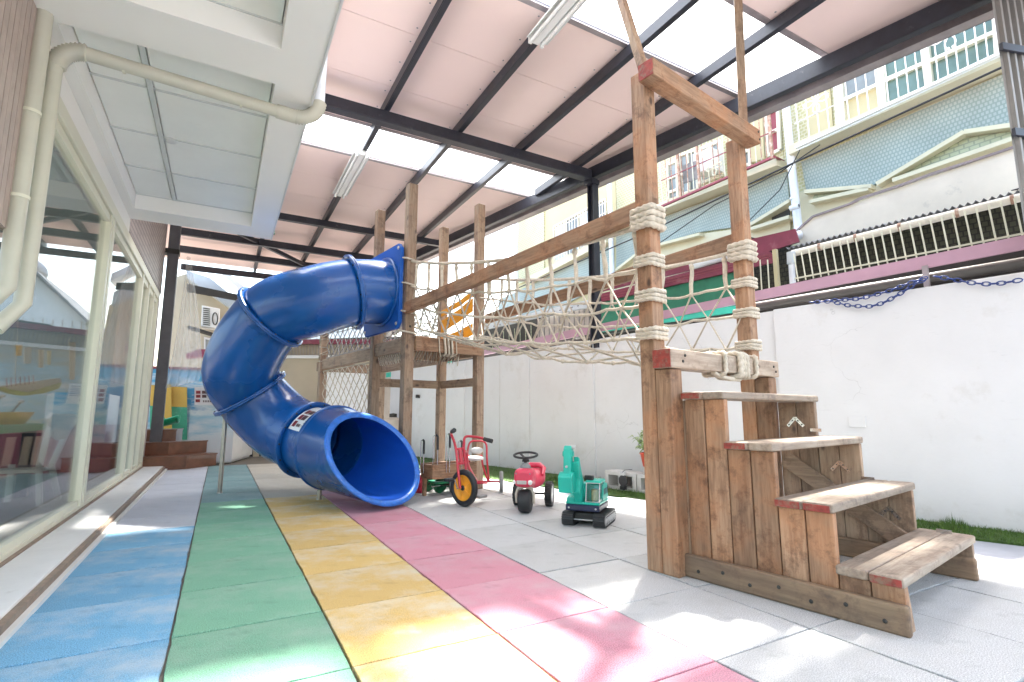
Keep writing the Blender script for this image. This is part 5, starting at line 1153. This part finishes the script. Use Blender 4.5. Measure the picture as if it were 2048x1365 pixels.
for k in range(22):
    u = 1326 + k * 10.4; part('cage_bar', MB().beam(pf(u, cb_y(u), .45), pf(u - 9, cb_y(u) - 120, .45), .011, .011, up=FN), M['bar_rust' if k % 3 else 'bar_cream'], cgb)
for dv, m_ in ((52, 'rail_red'), (100, 'bar_rust'), (-6, 'rail_red'), (-12, 'rail_red')): part('cage_rail', MB().beam(pf(1322, 414 - dv, .45 if dv > 0 else .2), pf(1549, 314 - dv, .45 if dv > 0 else .2), .012, .016, up=FN), M[m_], cgb)
for u, v in ((1400, 375), (1545, 318), (1362, 395)): part('cage_post', MB().beam(pf(u, v, .46), pf(u - 12, v - 140, .46), .035, .035, up=FN), M['bar_rust'], cgb)
part('cage_rail', MB().beam(pf(1549, 314, .45), pf(1566, 322, .02), .03, .04, up=FN), M['rail_red'], cgb)
scroll((1428, 334), .16, cgb, 'bar_cream')
# house C
fpoly('tiled_corner', [(1037, 380), (1090, 350), (1090, 548), (1037, 570)], 'f_yellow', hC, 0, .03)
fpoly('ledge', [(1070, 556), (1225, 478), (1227, 488), (1070, 568)], 'f_cream', hC, 0, .2); fpoly('tile_band', [(1000, 600), (1070, 569), (1228, 490), (1228, 560), (1000, 680)], 'f_blue', hC, 0, .05)
wc = win(hC, [(1108, 454), (1212, 398), (1213, 474), (1110, 526)], ['house_grey', 'pane_grey'], nx=4, ny=1, frame='f_cream')
for k in range(19):
    u = 1111 + k * 5.5; v = 452 - (u - 1108) * .535; part('window_bar', MB().beam(pf(u, v, .1), pf(u + 1, v + 72, .1), .014, .014, up=FN), M['bar_white'], wc)
for dv in (6, 26, 62): part('window_bar', MB().beam(pf(1109, 454 + dv, .1), pf(1213, 398 + dv, .1), .014, .014, up=FN), M['bar_white'], wc)
part('white_pipe', MB().tube([pf(1218, 340, .2), pf(1226, 600, .2)], .05, 10), M['pvc_w'], hC); part('white_pipe', MB().tube([pf(1030, 400, .2), pf(1036, 640, .2)], .04, 10), M['pvc_w'], hC)

# low annex with white parapet, corrugated roof, gutter and grille
an = thing('low_annex', wl(WD + 1.3, 2, 1.5), 'low annex with stained white parapet, rusty gutter and cream bars above the wall', 'annex')
def apoly(name, px, d, th, mat, par=an): return part(name, MB().prism([pw(u, v, d) for u, v in px], NW * th), M[mat], par)
apoly('parapet', [(1588, 470), (1626, 436), (2100, 272), (2100, 372), (1700, 470), (1600, 500)], WD + 1.5, .15, 'f_white')
pts = [(1588, 468), (1626, 434), (1700, 409), (1720, 398), (1800, 372), (1860, 350), (2000, 305), (2100, 270)]
for a, b in zip(pts, pts[1:]): part('parapet_crack', MB().beam(pw(*a, WD + 1.5), pw(*b, WD + 1.5), .04, .022), M['gutter'], an)
# corrugated strip
ca, cb2 = pw(1572, 499, WD + 1.0), pw(2080, 374, WD + 1.0); da_ = (cb2 - ca).normalized(); n = 150; Lc = (cb2 - ca).length; vs = []
for k in range(n + 1):
    p = ca + da_ * Lc * k / n + UP * .016 * math.cos(k * 1.57); q = p + NW * .55 + UP * .10; vs += [p, q, q + UP * .006, p + UP * .006]
part('corrugated_roof', MB().add(vs, [(4 * k + j, 4 * (k + 1) + j, 4 * (k + 1) + (j + 1) % 4, 4 * k + (j + 1) % 4) for k in range(n) for j in range(4)]), M['corr'], an)
part('gutter_pipe', MB().tube([pw(1584, 508, WD + .9), pw(2080, 386, WD + .9)], .036, 12), M['f_white'], an)
for u in (1640, 1712, 1800, 1915, 2025): p = pw(u, 508 - (u - 1584) * .246, WD + .9); part('gutter_joint', MB().tube([p - da_ * .012, p + da_ * .012], .041, 12), M['bar_rust'], an)
part('gutter_drop', MB().tube([pw(1583, 508, WD + .85), pw(1583, 528, WD + .85), pw(1588, 600, WD + .85)], .030, 12), M['pvc_w'], an); part('drop_socket', MB().tube([pw(1582, 505, WD + .85), pw(1583, 528, WD + .85)], .042, 12), M['house_grey'], an)
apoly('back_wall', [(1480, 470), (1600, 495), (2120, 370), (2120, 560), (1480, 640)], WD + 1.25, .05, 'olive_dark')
xs = [420, 475, 530, 585, 640, 700, 760, 815, 875, 935, 1000, 1065, 1130, 1200, 1275, 1345, 1425, 1505, 1590, 1675, 1760, 1850, 1940, 2040]
def c6(x, y): return (1480 + x * .2773, 450 + y * .2773)
for i, x in enumerate(xs):
    b_ = c6(x, 395 - (x - 420) * .195 + 12); t_ = (b_[0] - 9 - i * .35, 508 - (b_[0] - 12 - 1584) * .246); part('grille_bar', MB().beam(pw(*b_, WD + .55), pw(*t_, WD + .62), .010, .010), M['bar_cream'], an)
part('grille_rail', MB().beam(pw(*c6(395, 388), WD + .54), pw(*c6(2200, 32), WD + .54), .01, .014), M['bar_cream'], an)
part('timber_post', MB().beam(pw(1550, 500, WD + .8), pw(1556, 580, WD + .8), .05, .04), M['f_plain'], an)
for x in (1490, 1505, 1520, 1535): part('grille_bar', MB().beam(pw(x, 520, WD + .7), pw(x + 4, 588, WD + .7), .010, .010), M['bar_cream'], an)
# maroon awning and green tarpaulin
mw = thing('maroon_awning', wl(WD + .8, 4, 1.9), 'maroon sheet metal awning beyond the wall, seen through the rope net', 'awning')
apoly('awning_sheet', [(1193, 586), (1330, 534), (1470, 486), (1590, 458), (1598, 484), (1538, 503), (1360, 546)], WD + 1.05, .03, 'maroon', mw)
apoly('awning_fascia', [(1193, 590), (1538, 503), (1550, 512), (1550, 524), (1193, 606)], WD + .95, .04, 'maroon', mw)
for dv in (5, 10): part('fascia_groove', MB().beam(pw(1193, 590 + dv, WD + .945), pw(1540, 504 + dv, WD + .945), .006, .008), M['rail_red'], mw)
tp_ = solo('green_tarpaulin', MB().prism([pw(u, v, WD + 1.0) for u, v in [(1198, 604), (1330, 572), (1470, 540), (1472, 606), (1300, 640), (1198, 655)]], NW * .02), M['tarp'], 'green tarpaulin hanging beneath the maroon awning behind the rope net', 'tarpaulin')
# far shed between tower and steel column
shd = thing('corrugated_shed', wl(WD + 1.0, 7, 1.7), 'old shed with ragged corrugated roof and ribbed siding beyond the far part of the wall', 'shed')
apoly('shed_roof', [(968, 648), (1195, 596), (1195, 612), (1100, 630), (968, 660)], WD + .9, .05, 'house_grey', shd)
for k in range(18): p = pw(975 + k * 12, 656 - k * 2.9, WD + .88); part('roof_ridge', MB().beam(p, p + NW * .3 + UP * .1, .02, .015), M['corr'], shd)
apoly('shed_shade_sheet', [(968, 655), (1130, 625), (1130, 700), (968, 730)], WD + 1.05, .04, 'dark', shd)  # dark sheet standing in for shade in the shed cavity
apoly('shed_siding', [(1075, 640), (1200, 606), (1200, 690), (1075, 712)], WD + 1.0, .03, 'siding', shd)
for k in range(13): part('siding_rib', MB().beam(pw(1078 + k * 10, 640 - k * 2.6, WD + .99), pw(1079 + k * 10, 705 - k * 2, WD + .99), .008, .012), M['corr'], shd)
for k in range(8): part('siding_rib', MB().beam(pw(985 + k * 11, 668 - k * 2.6, WD + 1.03), pw(986 + k * 11, 720 - k * 2, WD + 1.03), .008, .012), M['f_tri'], shd)
# overhead cables
def cable(px, out, r, label):
    pts = [pf(u, v, o_) for (u, v), o_ in zip(px, out)]; fin = []
    for a, b in zip(pts, pts[1:]): fin += [a.lerp(b, k / 6) for k in range(6)]
    solo('overhead_cable', MB().tube(fin + [pts[-1]], r, 6), M['cable'], label, 'cable', 'cables strung past the houses')
cable([(2120, 82), (1590, 325), (1300, 463), (1000, 592), (820, 660)], [1.0] * 5, .013, 'thick black overhead cable crossing the blue-green tile bands')
cable([(1640, 290), (1560, 345), (1430, 410), (1300, 500)], [.8] * 4, .008, 'thin black cable slanting below the rusty window cage')
cable([(1600, 300), (1560, 380), (1500, 440), (1470, 500)], [.7] * 4, .007, 'thin black wire looping down from the white downpipe')
cable([(2060, 372), (1900, 415), (1740, 460), (1600, 490)], [1.2] * 4, .008, 'thin black wire along the rusty gutter')

# ------------------------------------------------------------------ far end of the yard
def py(u, v, y): return hit(u, v, (0, y, 0), (0, 1, 0))
def ypoly(name, px, y, th, mat, par, bev=0): return part(name, MB().prism([py(u, v, y) for u, v in px], (0, th, 0)), M[mat], par, bev=bev)
fwl = thing('far_wall', (2, 10.9, 0), 'beige end wall with a white cap and ribbed siding behind the slide', 'wall')
ypoly('wall', [(470, 716), (825, 716), (825, 950), (470, 950)], 10.8, .12, 'beige', fwl); ypoly('wall_cap', [(465, 711), (825, 711), (825, 717), (465, 717)], 10.75, .2, 'white', fwl)
ypoly('siding', [(470, 688), (825, 688), (825, 711), (470, 711)], 10.85, .06, 'siding', fwl)
for k in range(58): part('siding_rib', MB().beam(py(472 + k * 6, 689, 10.83), py(472 + k * 6, 710, 10.83), .02, .02), M['beige'], fwl)
ypoly('roof_edge', [(465, 679), (830, 679), (830, 688), (465, 688)], 10.7, .3, 'maroon', fwl)
ypoly('gate_leaf', [(648, 745), (735, 745), (735, 938), (648, 938)], 10.5, .04, 'white', fwl); ypoly('gate_frame', [(760, 740), (800, 740), (800, 938), (760, 938)], 10.4, .04, 'siding', fwl)
ypoly('opening_shade_sheet', [(500, 860), (600, 860), (600, 945), (500, 945)], 10.7, .03, 'dark', fwl)  # no real hole: dark sheet with the opening's shade as its colour
dpn = [props(x) for x in ()]
for u in (506, 522, 545): ypoly('gate_slat', [(u, 866), (u + 12, 866), (u + 12, 944), (u, 944)], 10.6, .03, 'beige', fwl)
wt = thing('white_water_butt', py(783, 925, 10.0), 'pale rounded container with a dark lid between the tower legs', 'container')
c = py(783, 935, 9.6); c.z = 0; part('container_body', MB().lathe([(0, 0), (.22, 0), (.24, .3), (.22, .62), (.06, .70), (0, .70)], c, UP, 20), M['tan'], wt); part('container_lid', MB().lathe([(.07, .69), (.07, .76), (0, .77)], c, UP, 16), M['dark'], wt)
dl = pw(834, 793, WD - .05); dr = thing('door_latch', dl, 'small dark latch on the white wall beside the tower leg', 'latch')
part('latch_plate', MB().box((-.03, -.02, -.03), (.02, .04, .03), (dl, TW, NW, UP)), M['dark'], dr, bev=.004); part('latch_bar', MB().beam(dl, dl + TW * .08, .015, .015), M['silver'], dr)
# mural wall, cabinet and brown steps
ml = thing('mural_wall', (-.5, 11, 0), 'low wall painted with sea, yellow and green bands at the far left', 'wall')
ypoly('sea_painting', [(250, 735), (470, 742), (470, 940), (250, 940)], 11.0, .12, 'mural', ml)
ypoly('wall_coping', [(250, 731), (470, 738), (470, 743), (250, 736)], 10.97, .18, 'rail_red', ml)
yl = plain('yellow_mural_paint', (.72, .42, .08), .6, .15, 3); gr = plain('green_mural_paint', (.08, .38, .22), .6, .3, 2, dirt=((.2, .5, .35), 3, .55)); M['yl'] = yl; M['gr'] = gr
ypoly('yellow_band', [(300, 770), (374, 775), (374, 815), (300, 812)], 10.9, .03, 'yl', ml); ypoly('green_band', [(300, 812), (374, 815), (374, 880), (300, 880)], 10.9, .03, 'gr', ml); ypoly('painted_pier', [(322, 735), (338, 736), (340, 815), (325, 814)], 10.85, .04, 't_blue', ml); ypoly('painted_pier', [(325, 768), (342, 770), (344, 880), (328, 880)], 10.8, .04, 'yl', ml)
cbn = thing('mural_cabinet', (-.2, 9.3, 0), 'tall white cabinet painted with pale sea waves behind the slide post', 'cabinet')
a, b, c = py(372, 925, 9.3), py(462, 928, 9.3), V((1.0, 10.6, 0)); zt = py(372, 789, 9.3).z
part('front_panel', MB().prism([V((a.x, 9.3, 0.02)), V((b.x, 9.3, 0.02)), V((b.x, 9.3, zt)), V((a.x, 9.3, zt))], (0, .04, 0)), M['mural'], cbn)
e = V((py(505, 900, 10.5).x, 10.5, 0)); s_ = V((b.x + .005, 9.3, 0)); md = s_.lerp(e, .45)
for p_, q_ in ((s_, md), (md, e)):
    d_ = (q_ - p_).normalized(); part('side_door', MB().box((.004, 0, .04), ((q_ - p_).length - .006, .03, zt), (p_, d_, V((d_.y, -d_.x, 0)) * -1, UP)), M['white'], cbn, bev=.003)
part('cabinet_body', MB().prism([V((a.x + .03, 9.35, 0)), V((b.x - .02, 9.35, 0)), V((e.x - .05, 10.45, 0)), V((a.x + .03, 10.45, 0))], (0, 0, zt - .01)), M['white'], cbn)
nt_ = thing('notice_poster', py(410, 790, 9.27), 'white notice poster with five small photographs on the mural cabinet', 'poster')
def nq(u0, v0, u1, v1, mat, y=9.285, name='poster_sheet', par=nt_): return part(name, MB().prism([py(u0, v0, y), py(u1, v0, y), py(u1, v1, y), py(u0, v1, y)], (0, .004, 0)), M[mat], par)
ps = nq(389, 774, 452, 810, 'paper')
for u, v, m_ in ((392, 782, 'print_red'), (404, 782, 'print_dark'), (392, 790, 'print_red'), (404, 790, 'print_dark'), (391, 799, 'print_red')): nq(u, v, u + 9, v + 6, m_, 9.279, 'poster_photo', ps)
for k in range(8): nq(406 + k * 3.4, 801, 408 + k * 3.4, 805, 'print_dark', 9.279, 'poster_letter', ps)
for k in range(6): nq(418, 778 + k * 3.4, 448, 779.4 + k * 3.4, 'print_grey', 9.279, 'poster_line', ps)
stp = thing('brown_steps', (-.6, 9, 0), 'small flight of varnished brown wooden steps at the far left', 'steps')
def step(pts, z0, z1):
    part('riser_box', MB().prism([V((x, y, z0)) for x, y in pts], (0, 0, z1 - z0 - .018)), M['step_wood'], stp)
    cx = sum(p[0] for p in pts) / len(pts); cy = sum(p[1] for p in pts) / len(pts)
    part('tread_board', MB().prism([V((cx + (x - cx) * 1.03, cy + (y - cy) * 1.03, z1 - .018)) for x, y in pts], (0, 0, .018)), M['step_wood'], stp, bev=.003)
step([(-.95, 8.62), (-.36, 8.60), (.0, 9.05), (-.2, 9.25), (-.95, 9.25)], 0, .18); step([(-1.05, 8.95), (-.60, 8.88), (-.14, 9.25), (-.3, 9.28), (-1.05, 9.28)], .18, .36); step([(-1.2, 9.32), (-.55, 9.32), (-.50, 9.9), (-1.2, 9.9)], .1, .53)
gsl = thing('green_chute', (-.85, 10, .6), 'green plastic chute end above the brown steps', 'chute')
p0, p1 = py(305, 853, 10.0), py(357, 830, 10.0)
ch = MB(); 
for k, t in enumerate([i / 8 for i in range(9)]): pass
vs = []; N_ = 9
for k in range(N_):
    t = k / (N_ - 1); p = p0.lerp(p1, t) - UP * .10 * math.sin(t * 1.57)
    for q in range(7): a_ = math.pi * q / 6; vs.append(p + V((0, -.20 * math.cos(a_), -.10 * math.sin(a_) + .08)))
ch.add(vs, [(k * 7 + q, k * 7 + q + 1, (k + 1) * 7 + q + 1, (k + 1) * 7 + q) for k in range(N_ - 1) for q in range(6)], True); part('chute_trough', ch, M['green_pl'], gsl)
part('chute_rim', MB().tube([vs[k * 7] for k in range(N_)] + [vs[(N_ - 1) * 7 + q] for q in range(7)] + [vs[k * 7 + 6] for k in range(N_ - 1, -1, -1)], .02, 8), M['green_pl'], gsl)
part('chute_wall', MB().prism([py(315, 828, 10.1), py(322, 822, 10.1), py(330, 838, 10.1), py(315, 845, 10.1)], (0, .03, 0)), M['green_pl'], gsl)
# black post and rolled plastic curtain
bp_ = thing('black_post', (-.78, 9.1, 0), 'dark grey steel post at the corner of the school building', 'post')
part('post_shaft', MB().box((-.85, 9.05, 0), (-.71, 9.17, 3.78)), plain('dark_post_grey', (.10, .10, .11), .5, .2, 6), bp_); part('post_flange', MB().box((-.90, 9.02, 3.15), (-.70, 9.20, 3.22)), M['dark'], bp_); part('post_pipe', MB().tube([V((-.94, 9.02, 0)), V((-.94, 9.02, 3.1))], .045, 10), M['pvc'], bp_)
fm = MB(); vs = []; nx_, nz_ = 26, 10
for j in range(nz_ + 1):
    t = j / nz_; z_ = 3.12 - t * 2.0; wd = .05 + .36 * min(1, t * 1.2); x0 = -.60 - .12 * t * t
    for i in range(nx_ + 1):
        s_ = i / nx_; vs.append((x0 + wd * s_, 9.0 + .035 * math.sin(s_ * 22 + t * 2) + .02 * math.sin(s_ * 47), z_ + (.12 * s_ if j == nz_ else 0)))
fm.add(vs, [(j * (nx_ + 1) + i, j * (nx_ + 1) + i + 1, (j + 1) * (nx_ + 1) + i + 1, (j + 1) * (nx_ + 1) + i) for j in range(nz_) for i in range(nx_)], True)
solo('plastic_curtain', fm, M['film'], 'clear plastic curtain gathered and hanging beside the dark post', 'curtain')
# house behind with air conditioner
bh = thing('beige_house', (-.2, 13.5, 0), 'beige rendered house with slanting roof and air conditioner seen left of the slide', 'house')
ypoly('wall', [(330, 560), (372, 548), (490, 633), (490, 760), (330, 760)], 13.2, .2, 'beige', bh)
ypoly('eaves_soffit', [(372, 540), (420, 556), (484, 608), (484, 632), (374, 556)], 13.0, .3, 'house_grey', bh); ypoly('roof_edge', [(440, 545), (452, 543), (492, 576), (492, 590)], 12.9, .5, 'white', bh)
ypoly('tie_beam', [(374, 568), (480, 590), (480, 602), (374, 583)], 12.8, .08, 'dark', bh)
ypoly('gable_panel', [(376, 545), (414, 560), (414, 582), (378, 566)], 13.1, .05, 'house_grey', bh)
ac = ypoly('air_conditioner', [(404, 611), (440, 618), (438, 658), (402, 653)], 12.7, .35, 'white', bh, .01)
for k in range(9): part('louvre', MB().prism([py(406, 616 + k * 4, 12.69), py(420, 618 + k * 4, 12.69), py(420, 619.6 + k * 4, 12.69), py(406, 617.6 + k * 4, 12.69)], (0, -.01, 0)), M['dark'], ac)
part('fan_ring', MB().tube([py(430 + 5 * math.cos(t), 638 + 12 * math.sin(t), 12.68) for t in [2 * math.pi * k / 16 for k in range(16)]], .012, 5, closed=True), M['dark'], ac)
part('conditioner_shelf', MB().beam(py(376, 655, 12.7), py(432, 672, 12.7), .3, .05), M['dark'], bh)
wx = ypoly('window', [(408, 674), (434, 680), (432, 722), (408, 722)], 13.0, .15, 'white', bh); ypoly('pane', [(411, 679), (431, 684), (429, 719), (411, 719)], 12.98, .015, 'pane_grey', wx)
ypoly('red_canopy', [(372, 708), (398, 699), (440, 699), (440, 712), (372, 716)], 12.5, .3, 'maroon', bh)
# pale sided house further off
ph = thing('pale_house', (2.3, 20, 0), 'pale grey house with a gable and roof tank, far beyond the end wall', 'house')
part('wall', MB().prism([V((1.9, 19.6, 0)), V((5.4, 19.6, 0)), V((5.4, 19.6, 4.2)), V((3.2, 19.6, 4.8)), V((1.9, 19.6, 3.5))], (0, 5, 0)), M['house_grey'], ph)
part('roof', MB().prism([V((1.7, 19.3, 3.3)), V((3.2, 19.3, 4.85)), V((3.2, 19.3, 4.95)), V((1.7, 19.3, 3.4))], (0, 5.5, 0)), M['corr'], ph); part('roof', MB().prism([V((3.2, 19.3, 4.85)), V((6.5, 19.3, 4.2)), V((6.5, 19.3, 4.3)), V((3.2, 19.3, 4.95))], (0, 5.5, 0)), M['corr'], ph)
for k in range(14): part('siding_rib', MB().beam((2.0 + k * .22, 19.58, .1), (2.0 + k * .22, 19.58, 3.5), .02, .02), M['siding'], ph)
part('roof_tank', MB().tube([(3.8, 20, 5.2), (3.8, 21.5, 5.2)], .45, 16), M['gutter'], ph)
gh = thing('grey_lean_to', (2.8, 14.5, 0), 'beige lean-to with dark roof edge behind the end wall', 'shed')
part('wall', MB().box((1.9, 14.5, 0), (5, 16.5, 2.6)), M['beige'], gh); part('roof', MB().prism([V((1.5, 14.3, 2.55)), V((5.2, 14.3, 2.95)), V((5.2, 14.3, 3.05)), V((1.5, 14.3, 2.65))], (0, 2.5, 0)), M['dark'], gh)

# ------------------------------------------------------------------ classroom things behind the glass
def px_(u, v, x): return hit(u, v, (x, 0, 0), (1, 0, 0))
tb_ = thing('green_table', (-1.6, 5.6, .05), 'low table with bright green edge behind the glass', 'table', rz=0)
part('table_top', MB().box((-2.6, 3.2, .625), (-1.30, 6.35, .675)), M['green_pl'], tb_, bev=.004)
for x, y in ((-1.45, 6.1), (-2.4, 6.1), (-1.45, 3.6), (-2.4, 3.6)): part('leg', MB().box((x - .04, y - .04, .05), (x + .04, y + .04, .625)), M['navy'], tb_)
ty = thing('yellow_tray', (-1.6, 5.4, .675), 'yellow wavy edged tray holding tools on the green table', 'tray')
part('tray_body', MB().lathe([(0, 0), (.30, 0), (.36, .10), (.345, .10), (.29, .015), (0, .015)], (-1.75, 5.9, .676), UP, 28), M['yl'], ty); part('tray_body', MB().lathe([(0, 0), (.30, 0), (.36, .10), (.345, .10), (.29, .015), (0, .015)], (-1.75, 5.0, .676), UP, 28), M['yl'], ty)
for k, (x, y) in enumerate(((-1.65, 5.75), (-1.6, 6.05), (-1.8, 5.2))): t_ = part('tool_handle', MB().tube([V((x, y, .72)), V((x + .05, y + .1, .90 - .04 * k))], .008, 6), M['dark'], ty); part('tool_head', MB().ball(V((x + .055, y + .11, .91 - .04 * k)), .025, 8, 6, (1, 1, .6)), M['silver'], t_)
wch = thing('white_chair', (-1.2, 6.2, .05), 'white wooden child chair with a shaped back, seen through the glass', 'chair')
fa, fb = zat(79, 1014, .05), zat(117, 999, .05); u_ = (fb - fa).normalized(); nrm_ = V((u_.y, -u_.x, 0))
def cw(u, v): return hit(u, v, fa, nrm_)
for L_ in ([(79, 1014), (78, 934), (104, 838)], [(117, 999), (103, 931), (146, 838)]):
    for a, b in zip(L_, L_[1:]): part('back_leg', MB().beam(cw(*a), cw(*b), .03, .035, up=nrm_), M['lamp_white'], wch)
bkp = [(90, 838), (100, 826), (120, 829), (140, 828), (151, 832), (146, 846), (136, 862), (124, 878), (112, 881), (103, 874), (98, 856)]
part('backrest', MB().prism([cw(*p) for p in bkp], nrm_ * .025), M['lamp_white'], wch, bev=.004)
part('seat', MB().prism([cw(76, 946), cw(104, 940), cw(104, 940) - nrm_ * .35, cw(76, 946) - nrm_ * .35], (0, 0, .025)), M['lamp_white'], wch, bev=.004)
for p in ((79, 1014), (117, 999)): q = cw(*p) - nrm_ * .33; part('front_leg', MB().beam(q, q + UP * .30, .035, .035), M['lamp_white'], wch)
bt = thing('paper_boat', px_(70, 770, -1.8), 'yellow-green cut-out boat with sticks, hanging behind the glass', 'boat decoration')
def xpoly(name, px, x, th, mat, par): return part(name, MB().prism([px_(u, v, x) for u, v in px], (-th, 0, 0)), M[mat], par)
M['lime'] = plain('lime_card', (.42, .48, .08), .6, .2, 6)
xpoly('hull', [(8, 775), (20, 779), (60, 786), (124, 766), (118, 778), (90, 787), (50, 792), (28, 788), (14, 782)][::-1], -1.8, .05, 'lime', bt); xpoly('deck', [(8, 773), (122, 757), (124, 766), (60, 784), (20, 778)], -1.82, .05, 'tan', bt)
for k in range(7): part('deck_stick', MB().beam(px_(14 + k * 9, 774 - k * 1, -1.8), px_(13 + k * 9, 757 - k * 1, -1.8), .008, .008), M['rail_red'], bt)
part('hanging_string', MB().tube([px_(30, 757, -1.8), px_(36, 640, -1.8)], .004, 4), M['tan'], bt)
lbs = ['yellow paper strip hanging behind the left pane', 'grey paper strip hanging behind the left pane', 'cream spotted paper strip hanging behind the left pane', 'narrow cream paper strip hanging behind the left pane', 'long tan paper strip hanging nearest the mullion']
for i, (u, v0, v1, w_, m_) in enumerate(((40, 690, 712, 11, 'yl'), (57, 695, 728, 15, 'house_grey'), (84, 700, 736, 10, 'tan'), (100, 702, 730, 7, 'f_plain'), (146, 685, 760, 12, 'tan'))):
    solo('paper_strip', MB().prism([px_(u - w_ / 2, v0, -1.6), px_(u + w_ / 2, v0, -1.6), px_(u + w_ / 2 - 2, v1, -1.6), px_(u - w_ / 2 + 1, v1, -1.6)], (-.01, 0, 0)), M[m_], lbs[i], 'decoration', 'paper strips hanging in the classroom')
solo('low_shelf', MB().box((-3.2, 8.2, .05), (-1.15, 8.7, .62)), M['rail_red'], 'low red shelf at the far end of the classroom', 'shelf')
